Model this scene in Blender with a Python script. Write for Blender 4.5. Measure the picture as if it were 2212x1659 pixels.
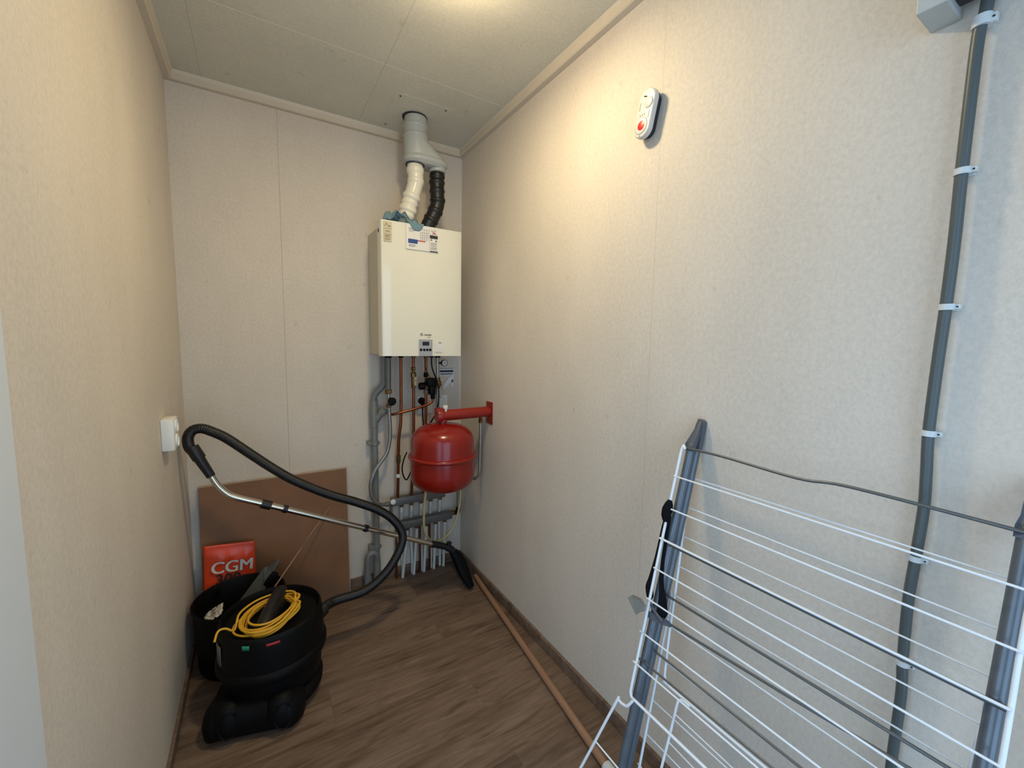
import bpy, bmesh, math, random
from mathutils import Vector, Matrix
for o in list(bpy.data.objects): bpy.data.objects.remove(o)
SC = bpy.context.scene
COL = SC.collection
rnd = random.Random(7)
PI = math.pi
def V(*a): return Vector(a)

# ------------------------------------------------------------------ camera
R = [[0.852521198829833, -0.5224237922468259, 0.01676266208540828],
     [0.03689583830852588, 0.09213665756427107, 0.9950625776544887],
     [0.5213888209975885, 0.8476934691427849, -0.09782371753013198]]   # right, up, forward
cd = bpy.data.cameras.new('camera'); cam = bpy.data.objects.new('camera', cd); COL.objects.link(cam)
cd.sensor_width = 36; cd.lens = 36 * 895.83 / 2212; cd.clip_start = .01
m = Matrix.Identity(4)
for i in range(3):
    m[i][0] = R[0][i]; m[i][1] = R[1][i]; m[i][2] = -R[2][i]
m.translation = V(-1.0047, -2.2012, 1.2988)
cam.matrix_world = m
SC.camera = cam

# ------------------------------------------------------------------ light and exposure
SC.view_settings.view_transform = 'Standard'; SC.view_settings.look = 'None'
SC.view_settings.gamma = 1; SC.view_settings.use_curve_mapping = False
SC.view_settings.exposure = 0.0
w = bpy.data.worlds.new('world'); SC.world = w; w.use_nodes = True
w.node_tree.nodes['Background'].inputs[0].default_value = (.55, .78, 1.06, 1)
w.node_tree.nodes['Background'].inputs[1].default_value = 2.35

def area(name, loc, aim, sx, sy, power, color):
    l = bpy.data.lights.new(name, 'AREA'); l.shape = 'RECTANGLE'; l.size = sx; l.size_y = sy
    l.energy = power; l.color = color
    o = bpy.data.objects.new(name, l); COL.objects.link(o); o.location = loc
    o.rotation_euler = (Vector(aim) - Vector(loc)).to_track_quat('-Z', 'Y').to_euler()
    return o
# daylight comes in through the two doorways: portals guide the sky light
for nm_, loc_, aim_, sx_, sy_ in (('left_doorway_portal', (-1.40, -2.01, 1.03), (0, -2.01, 1.03), .82, 2.06), ('rear_doorway_portal', (-.65, -2.86, 1.03), (-.65, 0, 1.03), .96, 2.06)):
    area(nm_, loc_, aim_, sx_, sy_, 1, (1, 1, 1)).data.cycles.is_portal = True
# ceiling lamp: bulb glow plus the light its shallow dish throws down
pl = bpy.data.lights.new('ceiling_lamp_glow', 'POINT'); pl.energy = 5.5; pl.color = (1, .77, .47); pl.shadow_soft_size = .035
po = bpy.data.objects.new('ceiling_lamp_glow', pl); COL.objects.link(po); po.location = (-.50, -1.10, 2.265)
pl = bpy.data.lights.new('ceiling_lamp_light', 'AREA'); pl.shape = 'DISK'; pl.size = .14; pl.energy = 7.6; pl.color = (1, .83, .50)
po = bpy.data.objects.new('ceiling_lamp_light', pl); COL.objects.link(po); po.location = (-.50, -1.10, 2.275)

# ------------------------------------------------------------------ materials
def lin(c):
    return tuple(((x / 255) / 12.92 if x / 255 <= .04045 else ((x / 255 + .055) / 1.055) ** 2.4) for x in c)
class N:
    def __init__(s, name):
        s.m = bpy.data.materials.new(name); s.m.use_nodes = True; s.t = s.m.node_tree
        s.b = s.t.nodes['Principled BSDF']
    def n(s, typ, **kw):
        x = s.t.nodes.new(typ)
        for k, v in kw.items(): setattr(x, k, v)
        return x
    def l(s, a, b): s.t.links.new(a, b)
def mat(name, c, rough=.5, metal=0, scale=40, amt=.08, bump=0, spec=.5, coat=0, stretch=(1, 1, 1), trans=0):
    k = N(name); b = k.b
    tc = k.n('ShaderNodeTexCoord'); mp = k.n('ShaderNodeMapping'); mp.inputs['Scale'].default_value = stretch
    no = k.n('ShaderNodeTexNoise'); no.inputs['Scale'].default_value = scale; no.inputs['Detail'].default_value = 4
    k.l(tc.outputs['Object'], mp.inputs['Vector']); k.l(mp.outputs['Vector'], no.inputs['Vector'])
    mx = k.n('ShaderNodeMix', data_type='RGBA')
    L = lin(c)
    mx.inputs[6].default_value = tuple(max(0, x * (1 - amt)) for x in L) + (1,)
    mx.inputs[7].default_value = tuple(min(1, x * (1 + amt)) for x in L) + (1,)
    k.l(no.outputs['Fac'], mx.inputs[0]); k.l(mx.outputs[2], b.inputs['Base Color'])
    b.inputs['Roughness'].default_value = rough; b.inputs['Metallic'].default_value = metal
    b.inputs['Specular IOR Level'].default_value = spec; b.inputs['Coat Weight'].default_value = coat
    if trans: b.inputs['Transmission Weight'].default_value = trans
    if bump:
        bp = k.n('ShaderNodeBump'); bp.inputs['Strength'].default_value = bump; bp.inputs['Distance'].default_value = .002
        k.l(no.outputs['Fac'], bp.inputs['Height']); k.l(bp.outputs['Normal'], b.inputs['Normal'])
    return k.m

def wall_mat(name, c, seams=()):
    """vinyl-faced wall panel: fine mottle, faint vertical streaks, thin joint lines at the given positions"""
    k = N(name); b = k.b
    g = k.n('ShaderNodeNewGeometry')
    def noise(scale, detail, sc=(1, 1, 1), rough=.6):
        mp = k.n('ShaderNodeMapping'); mp.inputs['Scale'].default_value = sc
        no = k.n('ShaderNodeTexNoise'); no.inputs['Scale'].default_value = scale; no.inputs['Detail'].default_value = detail
        no.inputs['Roughness'].default_value = rough
        k.l(g.outputs['Position'], mp.inputs['Vector']); k.l(mp.outputs['Vector'], no.inputs['Vector']); return no.outputs['Fac']
    L = lin(c)
    r = k.n('ShaderNodeValToRGB'); e = r.color_ramp.elements
    e[0].position = .38; e[0].color = tuple(x * .85 for x in L) + (1,)
    e[1].position = .58; e[1].color = tuple(min(1, x * 1.03) for x in L) + (1,)
    fine = noise(105, 6, (1, 1, .85), .85); big = noise(3.2, 4, (1, 1, .45))
    ad = k.n('ShaderNodeMath', operation='MULTIPLY_ADD'); ad.inputs[1].default_value = .7
    m2 = k.n('ShaderNodeMath', operation='MULTIPLY'); m2.inputs[1].default_value = .3
    k.l(big, m2.inputs[0]); k.l(fine, ad.inputs[0]); k.l(m2.outputs[0], ad.inputs[2]); k.l(ad.outputs[0], r.inputs[0])
    col = r.outputs[0]
    # small sparse smudges
    sm = k.n('ShaderNodeValToRGB'); sm.color_ramp.elements[0].position = .63; sm.color_ramp.elements[0].color = (1, 1, 1, 1)
    sm.color_ramp.elements[1].position = .78; sm.color_ramp.elements[1].color = (.72, .7, .68, 1)
    k.l(noise(14, 6, (1, 1, .8), .7), sm.inputs[0])
    mm = k.n('ShaderNodeMix', data_type='RGBA', blend_type='MULTIPLY'); mm.inputs[0].default_value = 1
    k.l(col, mm.inputs[6]); k.l(sm.outputs[0], mm.inputs[7]); col = mm.outputs[2]
    sx = k.n('ShaderNodeSeparateXYZ'); k.l(g.outputs['Position'], sx.inputs[0])
    for ax, v, dark in seams:
        c1 = k.n('ShaderNodeMath', operation='COMPARE'); c1.inputs[1].default_value = v; c1.inputs[2].default_value = .0011
        k.l(sx.outputs[ax], c1.inputs[0])
        mx = k.n('ShaderNodeMix', data_type='RGBA'); mx.inputs[7].default_value = tuple(x * dark for x in L) + (1,)
        k.l(c1.outputs[0], mx.inputs[0]); k.l(col, mx.inputs[6]); col = mx.outputs[2]
    k.l(col, b.inputs['Base Color'])
    b.inputs['Roughness'].default_value = .62; b.inputs['Specular IOR Level'].default_value = .35
    bp = k.n('ShaderNodeBump'); bp.inputs['Strength'].default_value = .12; bp.inputs['Distance'].default_value = .001
    k.l(fine, bp.inputs['Height']); k.l(bp.outputs['Normal'], b.inputs['Normal'])
    return k.m

def floor_mat(name, plank=True, dim=1.0):
    k = N(name); b = k.b
    g = k.n('ShaderNodeNewGeometry')
    mp = k.n('ShaderNodeMapping'); mp.inputs['Location'].default_value = (.35, .045, 0)
    k.l(g.outputs['Position'], mp.inputs['Vector'])
    br = k.n('ShaderNodeTexBrick', offset=.37, offset_frequency=2)
    br.inputs['Scale'].default_value = 1; br.inputs['Brick Width'].default_value = 1.28; br.inputs['Row Height'].default_value = .192
    br.inputs['Mortar Size'].default_value = .0009; br.inputs['Mortar Smooth'].default_value = .3; br.inputs['Bias'].default_value = 0
    br.inputs['Color1'].default_value = (.0, .0, .0, 1); br.inputs['Color2'].default_value = (1, 1, 1, 1); br.inputs['Mortar'].default_value = (.5, .5, .5, 1)
    k.l(mp.outputs['Vector'], br.inputs['Vector'])
    def noise(scale, sc, detail, rough=.6):
        q = k.n('ShaderNodeMapping'); q.inputs['Scale'].default_value = sc
        a = k.n('ShaderNodeVectorMath', operation='MULTIPLY_ADD'); a.inputs[1].default_value = (3, 7, 0)
        k.l(br.outputs['Color'], a.inputs[0]); k.l(g.outputs['Position'], a.inputs[2])
        k.l(a.outputs[0], q.inputs['Vector'])
        no = k.n('ShaderNodeTexNoise'); no.inputs['Scale'].default_value = scale; no.inputs['Detail'].default_value = detail
        no.inputs['Roughness'].default_value = rough; no.inputs['Distortion'].default_value = .6
        k.l(q.outputs['Vector'], no.inputs['Vector']); return no.outputs['Fac']
    grain = noise(8, (.7, 9, 9), 9, .66); broad = noise(2.6, (.6, 3.6, 3.6), 5)
    r = k.n('ShaderNodeValToRGB'); e = r.color_ramp.elements
    e[0].position = .31; e[0].color = lin((66, 50, 39)) + (1,)
    e[1].position = .68; e[1].color = lin((142, 121, 104)) + (1,)
    x = e.new(.45); x.color = lin((106, 86, 71)) + (1,)
    ad = k.n('ShaderNodeMath', operation='MULTIPLY_ADD'); ad.inputs[1].default_value = .5
    m2 = k.n('ShaderNodeMath', operation='MULTIPLY'); m2.inputs[1].default_value = .5
    k.l(broad, m2.inputs[0]); k.l(grain, ad.inputs[0]); k.l(m2.outputs[0], ad.inputs[2]); k.l(ad.outputs[0], r.inputs[0])
    # plank to plank tone
    to = k.n('ShaderNodeMapRange'); to.inputs[3].default_value = .90; to.inputs[4].default_value = 1.06
    k.l(br.outputs['Color'], to.inputs[0])
    mm = k.n('ShaderNodeMix', data_type='RGBA', blend_type='MULTIPLY'); mm.inputs[0].default_value = 1
    k.l(r.outputs[0], mm.inputs[6]); k.l(to.outputs[0], mm.inputs[7])
    col = mm.outputs[2]
    kn = k.n('ShaderNodeValToRGB'); kn.color_ramp.elements[0].position = .58; kn.color_ramp.elements[0].color = (1, 1, 1, 1)
    kn.color_ramp.elements[1].position = .76; kn.color_ramp.elements[1].color = (.5, .46, .42, 1)
    k.l(noise(5, (1.2, 5, 5), 4, .5), kn.inputs[0])
    m4 = k.n('ShaderNodeMix', data_type='RGBA', blend_type='MULTIPLY'); m4.inputs[0].default_value = 1
    k.l(col, m4.inputs[6]); k.l(kn.outputs[0], m4.inputs[7]); col = m4.outputs[2]
    if plank:
        m3 = k.n('ShaderNodeMix', data_type='RGBA'); m3.inputs[7].default_value = lin((60, 47, 38)) + (1,)
        mul = k.n('ShaderNodeMath', operation='MULTIPLY'); mul.inputs[1].default_value = .25
        k.l(br.outputs['Fac'], mul.inputs[0]); k.l(mul.outputs[0], m3.inputs[0]); k.l(col, m3.inputs[6]); col = m3.outputs[2]
    k.l(col, b.inputs['Base Color'])
    b.inputs['Roughness'].default_value = .5; b.inputs['Specular IOR Level'].default_value = .3
    bp = k.n('ShaderNodeBump'); bp.inputs['Strength'].default_value = .15; bp.inputs['Distance'].default_value = .001
    k.l(grain, bp.inputs['Height']); k.l(bp.outputs['Normal'], b.inputs['Normal'])
    return k.m

WALLC = (214, 204, 190)
M = dict(
    wall_back=wall_mat('wall_panel_back', WALLC, [('X', -.892, .62)]),
    wall_right=wall_mat('wall_panel_right', WALLC, [('Y', -1.354, .80), ('Y', -.664, .93)]),
    wall_left=wall_mat('wall_panel_left', WALLC, [('Y', -2.6, .6)]),
    ceiling=wall_mat('ceiling_panel', (210, 208, 194), [('Y', -.512, 1.4), ('X', -.552, .72), ('X', -1.155, .72)]),
    trim=mat('painted_trim', (206, 195, 176), .45, scale=20, amt=.04),
    casing=mat('door_casing_paint', (214, 218, 220), .5, scale=12, amt=.03),
    floor=floor_mat('laminate_floor'),
    skirt=floor_mat('laminate_skirting', False),
    boiler=mat('cream_enamel', (226, 223, 206), .16, scale=8, amt=.02, coat=.3),
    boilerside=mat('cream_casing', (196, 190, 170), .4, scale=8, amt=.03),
    silver=mat('silver_plastic', (168, 168, 170), .35, .3, amt=.03),
    black=mat('black_plastic', (20, 20, 21), .38, scale=30, amt=.15),
    blackm=mat('black_matt_plastic', (8, 8, 9), .55, scale=30, amt=.2, spec=.16),
    glass=mat('display_glass', (14, 24, 32), .08, amt=.02),
    paper=mat('paper_white', (222, 220, 214), .5, scale=30, amt=.03),
    paperold=mat('paper_beige', (198, 186, 156), .55, scale=60, amt=.08),
    ink=mat('ink_grey', (110, 104, 96), .6, amt=.1), inkd=mat('ink_dark', (38, 38, 46), .6, amt=.1),
    blue=mat('print_blue', (30, 66, 132), .4, amt=.05), red=mat('print_red', (176, 40, 40), .4, amt=.05),
    navy=mat('print_navy', (44, 46, 78), .4, amt=.05),
    pvcgrey=mat('light_grey_pvc', (172, 176, 172), .32, scale=14, amt=.05),
    pvcwhite=mat('off_white_pvc', (226, 222, 204), .3, scale=14, amt=.04),
    pvcdark=mat('grey_drain_pvc', (118, 121, 118), .38, scale=16, amt=.08),
    rubber=mat('black_rubber', (12, 12, 13), .40, scale=50, amt=.2, bump=.1),
    cloth=mat('blue_cloth', (112, 140, 152), .9, scale=160, amt=.22, bump=.5, spec=.1),
    copper=mat('aged_copper', (136, 78, 48), .34, .85, scale=26, amt=.38),
    brass=mat('aged_brass', (120, 92, 58), .4, .8, scale=60, amt=.3),
    galv=mat('galvanised_steel', (150, 150, 146), .38, .75, scale=60, amt=.3),
    alu=mat('dull_aluminium', (112, 110, 106), .5, .45, scale=40, amt=.2),
    chrome=mat('polished_steel', (212, 205, 192), .17, 1, scale=6, amt=.04),
    vessel=mat('red_enamel', (134, 20, 9), .24, scale=10, amt=.06, coat=.12),
    bracket=mat('red_bracket_paint', (140, 30, 20), .35, scale=30, amt=.08),
    white=mat('white_plastic', (232, 232, 226), .35, scale=20, amt=.02),
    btnred=mat('red_button', (214, 28, 26), .35, amt=.04),
    pexw=mat('white_plastic_pipe', (214, 214, 208), .4, scale=30, amt=.05),
    yellowhose=mat('yellowed_hose', (196, 176, 122), .4, scale=30, amt=.08),
    cordy=mat('yellow_cord', (226, 172, 44), .5, scale=60, amt=.08),
    board=mat('brown_hardboard', (134, 94, 62), .55, scale=6, amt=.32, stretch=(1, 1, 1)),
    boardedge=mat('board_pale_edge', (176, 150, 120), .6, scale=20, amt=.1),
    bag=mat('orange_red_foil', (236, 74, 32), .32, scale=18, amt=.08, bump=.9),
    stickm=mat('broom_wood', (156, 120, 94), .55, scale=10, amt=.18, stretch=(8, 1, 8)),
    slimwood=mat('thin_wood', (150, 112, 84), .6, scale=30, amt=.15),
    darksteel=mat('dark_grey_steel', (66, 67, 58), .4, .3, scale=20, amt=.12),
    conduit=mat('dark_grey_conduit', (78, 86, 86), .4, scale=20, amt=.08),
    saddle=mat('pale_grey_plastic', (206, 212, 212), .45, scale=60, amt=.05),
    boxg=mat('grey_box_plastic', (182, 186, 182), .45, scale=40, amt=.05),
    rackleg=mat('blue_grey_tube', (102, 110, 118), .3, .35, scale=50, amt=.12),
    rackcap=mat('dark_grey_cap', (88, 92, 100), .45, scale=50, amt=.08),
    rackbar=mat('grey_wire', (96, 100, 102), .35, .4, scale=50, amt=.12),
    wire=mat('white_coated_wire', (232, 238, 244), .3, scale=50, amt=.02),
    blackcloth=mat('black_cloth', (14, 15, 20), .85, scale=200, amt=.3, bump=.4, spec=.15),
    greyfilm=mat('grey_plastic_film', (126, 128, 124), .3, scale=40, amt=.15, bump=.6),
    green=mat('green_sticker', (44, 150, 108), .35, amt=.06),
    screwm=mat('screw_black', (30, 28, 26), .5, amt=.1),
    gauge=mat('gauge_face', (200, 196, 196), .4, amt=.04),
    alarmw=mat('alarm_white_plastic', (206, 205, 200), .4, scale=20, amt=.02),
    darkred=mat('dark_red_plastic', (120, 24, 20), .5, scale=30, amt=.1),
    lampglass=None,
)
k = N('lamp_glass'); k.b.inputs['Base Color'].default_value = (.9, .86, .78, 1)
k.b.inputs['Emission Color'].default_value = (1, .74, .42, 1); k.b.inputs['Emission Strength'].default_value = 3; M['lampglass'] = k.m

# ------------------------------------------------------------------ mesh helpers
def cat(pts, sub=6, closed=False):
    """Catmull-Rom through the points"""
    P = [Vector(p) for p in pts]; n = len(P); out = []
    if n < 3: return P
    for i in range(n if closed else n - 1):
        if closed: a, b, c, d = P[(i - 1) % n], P[i], P[(i + 1) % n], P[(i + 2) % n]
        else: a, b, c, d = P[max(i - 1, 0)], P[i], P[i + 1], P[min(i + 2, n - 1)]
        for s in range(sub):
            t = s / sub
            out.append(.5 * ((2 * b) + (c - a) * t + (2 * a - 5 * b + 4 * c - d) * t * t + (-a + 3 * b - 3 * c + d) * t ** 3))
    if not closed: out.append(P[-1])
    return out
def resample(P, step):
    out = [P[0]]; acc = 0
    for a, b in zip(P, P[1:]):
        L = (b - a).length; s = step - acc
        while s <= L:
            out.append(a.lerp(b, s / L)); s += step
        acc = (acc + L) % step
    out.append(P[-1]); return out

class MB:
    def __init__(s): s.bm = bmesh.new()
    def quad(s, *p): s.bm.faces.new([s.bm.verts.new(q) for q in p]); return s
    def box(s, c, d, rot=None, bev=0, seg=2):
        r = bmesh.ops.create_cube(s.bm, size=1)
        vs = r['verts']
        for v in vs: v.co = Vector((v.co.x * d[0], v.co.y * d[1], v.co.z * d[2]))
        if bev:
            es = list({e for v in vs for e in v.link_edges})
            rr = bmesh.ops.bevel(s.bm, geom=es, offset=bev, segments=seg, profile=.5, affect='EDGES')
            vs = list({v for f in rr['faces'] for v in f.verts} | {v for v in vs if v.is_valid})
        for v in vs:
            if rot: v.co = rot @ v.co
            v.co += Vector(c)
        return s
    def b2(s, lo, hi, bev=0, seg=2):
        return s.box([(a + b) / 2 for a, b in zip(lo, hi)], [b - a for a, b in zip(lo, hi)], None, bev, seg)
    def tube(s, pts, r, n=12, cap=True, closed=False, flat=1.0):
        P = [Vector(p) for p in pts]
        Q = [P[0]]
        for p in P[1:]:
            if (p - Q[-1]).length > 1e-6: Q.append(p)
        P = Q; k = len(P)
        rr = r if callable(r) else (lambda i: r)
        up = None; rings = []
        for i in range(k):
            if closed: t = P[(i + 1) % k] - P[i - 1]
            else: t = P[min(i + 1, k - 1)] - P[max(i - 1, 0)]
            if t.length < 1e-9: t = V(0, 0, 1)
            t.normalize()
            if up is None:
                up = t.orthogonal().normalized()
                if abs(t.z) < .9: up = (V(0, 0, 1) - t * t.z).normalized()
            up = (up - t * up.dot(t)).normalized(); sd = t.cross(up)
            q = rr(i)
            rings.append([s.bm.verts.new(P[i] + q * (up * math.cos(2 * PI * j / n) * flat + sd * math.sin(2 * PI * j / n))) for j in range(n)])
        for i in range(k if closed else k - 1):
            a, b = rings[i], rings[(i + 1) % k]
            for j in range(n): s.bm.faces.new((a[j], a[(j + 1) % n], b[(j + 1) % n], b[j]))
        if cap and not closed:
            s.bm.faces.new(rings[0][::-1]); s.bm.faces.new(rings[-1])
        return s
    def cyl(s, a, b, r, r2=None, n=20):
        r2 = r if r2 is None else r2
        a, b = Vector(a), Vector(b)
        return s.tube([a, b], lambda i: r if i == 0 else r2, n)
    def lathe(s, prof, c=(0, 0, 0), axis='z', n=40, sx=1, sy=1):
        """profile of (radius, height) turned round an axis through c"""
        rings = []
        for (r, h) in prof:
            ring = []
            for j in range(n):
                a = 2 * PI * j / n; x, y = r * math.cos(a) * sx, r * math.sin(a) * sy
                p = {'z': V(x, y, h), 'x': V(h, x, y), 'y': V(x, h, y)}[axis] + Vector(c)
                ring.append(s.bm.verts.new(p))
            rings.append(ring)
        for a, b in zip(rings, rings[1:]):
            for j in range(n): s.bm.faces.new((a[j], a[(j + 1) % n], b[(j + 1) % n], b[j]))
        if prof[0][0] > 1e-5: s.bm.faces.new(rings[0][::-1])
        if prof[-1][0] > 1e-5: s.bm.faces.new(rings[-1])
        return s
    def prism(s, poly, d):
        """closed polygon extruded by vector d"""
        d = Vector(d); a = [s.bm.verts.new(Vector(p)) for p in poly]; b = [s.bm.verts.new(Vector(p) + d) for p in poly]
        s.bm.faces.new(a[::-1]); s.bm.faces.new(b); n = len(a)
        for i in range(n): s.bm.faces.new((a[i], a[(i + 1) % n], b[(i + 1) % n], b[i]))
        return s
    def build(s, name, m, parent=None, smooth=True, ang=40, base=None):
        bm = s.bm
        bmesh.ops.remove_doubles(bm, verts=bm.verts, dist=1e-6)
        bmesh.ops.recalc_face_normals(bm, faces=bm.faces)
        if parent is not None: org = Vector(parent['_o'])
        elif base is not None: org = Vector(base)
        else:
            xs = [v.co for v in bm.verts]
            org = V((min(p.x for p in xs) + max(p.x for p in xs)) / 2, (min(p.y for p in xs) + max(p.y for p in xs)) / 2, min(p.z for p in xs))
        for v in bm.verts: v.co -= org
        me = bpy.data.meshes.new(name)
        if smooth:
            for f in bm.faces: f.smooth = True
            for e in bm.edges:
                if len(e.link_faces) == 2 and e.calc_face_angle(0) > math.radians(ang): e.smooth = False
        bm.to_mesh(me); bm.free()
        me.materials.append(m)
        o = bpy.data.objects.new(name, me); COL.objects.link(o)
        o['_o'] = tuple(org)
        if parent is not None: o.parent = parent
        else: o.location = org
        return o
ALL = []
def thing(name, loc, label, catg, group=None):
    o = bpy.data.objects.new(name, None); COL.objects.link(o); o.location = loc; o.empty_display_size = .02
    o['_o'] = tuple(loc); return tag(o, label, catg, group)
def tag(o, label, catg, group=None):
    o['label'] = label; o['category'] = catg
    if group: o['group'] = group
    return o
def struct(o): o['kind'] = 'structure'; return o
def text(name, body, size, m, parent, mtx, thick=.0004, bold=0.0, sx=1.0, align='CENTER'):
    c = bpy.data.curves.new(name, 'FONT'); c.body = body; c.size = size; c.extrude = thick; c.align_x = align; c.align_y = 'CENTER'
    t = bpy.data.objects.new(name, c); COL.objects.link(t)
    bpy.context.view_layer.update()
    dg = bpy.context.evaluated_depsgraph_get(); me = bpy.data.meshes.new_from_object(t.evaluated_get(dg))
    bpy.data.objects.remove(t)
    if bold:                                          # heavier strokes: the same outline laid three times side by side
        b_ = bmesh.new()
        for k_ in (-1, 0, 1):
            q = me.copy(); q.transform(Matrix.Translation((k_ * bold, 0, k_ * thick * .02))); b_.from_mesh(q); bpy.data.meshes.remove(q)
        b_.to_mesh(me); b_.free()
    org = Vector(parent['_o'])
    me.transform(mtx @ Matrix.Diagonal((sx, 1, 1, 1))); me.transform(Matrix.Translation(-org)); me.materials.clear(); me.materials.append(m); me.name = name
    o = bpy.data.objects.new(name, me); COL.objects.link(o); o.parent = parent; o['_o'] = tuple(org); return o
def frame(o, x, y):
    """matrix whose x axis and y axis lie along the two vectors, at o"""
    x = Vector(x).normalized(); z = x.cross(Vector(y)).normalized(); y = z.cross(x)
    mm = Matrix.Identity(4)
    for i in range(3): mm[i][0] = x[i]; mm[i][1] = y[i]; mm[i][2] = z[i]
    mm.translation = Vector(o); return mm

# ------------------------------------------------------------------ room shell
W = 1.277; H = 2.34; YR = -2.75
struct(MB().b2((-W - 1.3, YR - .1, -.1), (.1, .1, 0)).build('floor', M['floor'], smooth=False))
struct(MB().b2((-W - .1, YR - .1, H), (.1, .1, H + .1)).build('ceiling', M['ceiling'], smooth=False))
struct(MB().b2((-W - .1, 0, 0), (.1, .1, H)).build('wall_back', M['wall_back'], smooth=False))
struct(MB().b2((0, YR, 0), (.1, 0, H)).build('wall_right', M['wall_right'], smooth=False))
wl = MB().b2((-W - .1, -1.60, 0), (-W, 0, H)).b2((-W - .1, -2.42, 2.06), (-W, -1.60, H)).b2((-W - .1, YR, 0), (-W, -2.42, H))
struct(wl.build('wall_left', M['wall_left'], smooth=False))
rw = MB().b2((-W - .1, YR - .1, 0), (-1.13, YR, H)).b2((-.17, YR - .1, 0), (.1, YR, H)).b2((-1.13, YR - .1, 2.06), (-.17, YR, H))
struct(rw.build('wall_rear', M['wall_left'], smooth=False))
struct(MB().b2((-1.20, YR, 0), (-1.13, YR + .014, 2.13), .002).b2((-.17, YR, 0), (-.10, YR + .014, 2.13), .002).b2((-1.13, YR, 2.06), (-.17, YR + .014, 2.13), .002).build('door_2', M['casing'], smooth=False))
# door casing round the doorway in the left wall
dc = MB().b2((-W, -1.60, 0), (-W + .014, -1.455, 2.13), .002).b2((-W, -2.49, 0), (-W + .014, -2.42, 2.13), .002).b2((-W, -2.42, 2.06), (-W + .014, -1.60, 2.13), .002)
dc.b2((-W - .1, -1.612, 0), (-W, -1.60, 2.06)).b2((-W - .1, -2.42, 0), (-W, -2.408, 2.06))
struct(dc.build('door_1', M['casing'], smooth=False))
# ceiling mouldings, small square section with a softened lower edge
T = .026; TH = .034
def mould(name, a, b, inward):
    a, b, n = Vector(a), Vector(b), Vector(inward)
    z = V(0, 0, 1)
    poly = [a, a - z * TH, a + n * (T - .004) - z * TH, a + n * T - z * (TH - .004), a + n * T - z * .012, a + n * (T + .006)]
    struct(MB().prism(poly, b - a).build(name, M['trim'], smooth=False))
mould('trim_1', (-W, 0, H), (0, 0, H), (0, -1, 0))
mould('trim_2', (0, -T, H), (0, YR, H), (-1, 0, 0))
mould('trim_3', (-W, -T, H), (-W, YR, H), (1, 0, 0))
def skirt(name, lo, hi): struct(MB().b2(lo, hi, .0015, 1).build(name, M['skirt'], smooth=False))
skirt('baseboard_back', (-W, -.012, 0), (-.001, 0, .05))
skirt('baseboard_right', (-.012, YR, 0), (0, -.0121, .05))
skirt('baseboard_left', (-W, -1.455, 0), (-W + .010, -.0121, .045))

# ------------------------------------------------------------------ ceiling lamp
t = thing('ceiling_lamp', (-.5, -1.10, H), 'small round ceiling lamp that lights the room from above', 'lamp')
MB().lathe([(.10, 0), (.10, -.012), (.092, -.018), (0, -.018)], (-.5, -1.10, H)).build('lamp_base', M['white'], t)
MB().lathe([(.045, -.018), (.045, -.03), (.05, -.032), (.05, -.045), (.03, -.05), (0, -.052)], (-.5, -1.10, H)).build('lamp_glass', M['lampglass'], t)

# ------------------------------------------------------------------ boiler
BX0, BX1, BZ0, BZ1, BY = -.515, -.115, 1.230, 1.841, -.260
t = thing('boiler', (-.315, 0, BZ0), 'cream wall-hung boiler with silver control panel in the back right corner', 'boiler')
MB().b2((BX0 + .004, -.205, BZ0 + .004), (BX1 - .004, -.001, BZ1 - .02), .003).build('casing', M['boilerside'], t, smooth=False)
fp = MB()
prof = []
for i in range(9):                                   # slightly bowed front, rounded side edges
    a = i / 8; x = BX0 + .012 + (BX1 - BX0 - .024) * a
    prof.append((x, BY - .002 * math.sin(PI * a)))
poly = [(BX0, -.2), (BX0, BY + .012), (BX0 + .004, BY + .003)] + prof + [(BX1 - .004, BY + .003), (BX1, BY + .012), (BX1, -.2)]
fp.prism([V(x, y, BZ0) for x, y in poly], (0, 0, BZ1 - BZ0))
front = fp.build('front_panel', M['boiler'], t, ang=30)
YF = BY - .0035
cp = MB().b2((-.341, YF - .003, BZ0 - .001), (-.273, YF + .004, 1.310), .002).build('control_panel', M['silver'], t, smooth=False)
MB().b2((-.324, YF - .0045, 1.281), (-.291, YF - .002, 1.299)).build('display', M['glass'], cp, smooth=False)
for x in (-.3315, -.3155, -.3005, -.2855):
    MB().lathe([(.0062, 0), (.0062, -.002), (.005, -.003), (.0018, -.003), (.0018, -.0034), (0, -.0034)], (x, YF - .003, 1.260), 'y', 20).build('button', M['blackm'], cp)
mt = frame((-.297, YF, 1.3325), (1, 0, 0), (0, 0, 1))
text('lettering', 'remeha', .0125, M['ink'], t, mt, bold=.0003)
text('lettering', 'avanta', .006, M['ink'], t, frame((-.290, YF, 1.3215), (1, 0, 0), (0, 0, 1)))
lg = MB()
for a, b in (((-.333, 1.328), (-.3315, 1.339)), ((-.3315, 1.328), (-.321, 1.3295)), ((-.3315, 1.3375), (-.321, 1.339)), ((-.329, 1.331), (-.326, 1.336)), ((-.323, 1.3295), (-.3215, 1.336))):
    lg.b2((a[0], YF - .0004, a[1]), (b[0], YF + .002, b[1]))
lg.build('emblem', M['ink'], t, smooth=False)
# small sticker with its caption lines beside the control panel
st = MB().b2((-.262, YF - .0006, 1.246), (-.220, YF + .003, 1.292)).build('sticker', M['paper'], t, smooth=False)
MB().b2((-.242, YF - .0012, 1.2945), (-.226, YF + .0, 1.297)).b2((-.258, YF - .0012, 1.2495), (-.226, YF, 1.2505)).build('print', M['ink'], st, smooth=False)
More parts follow.
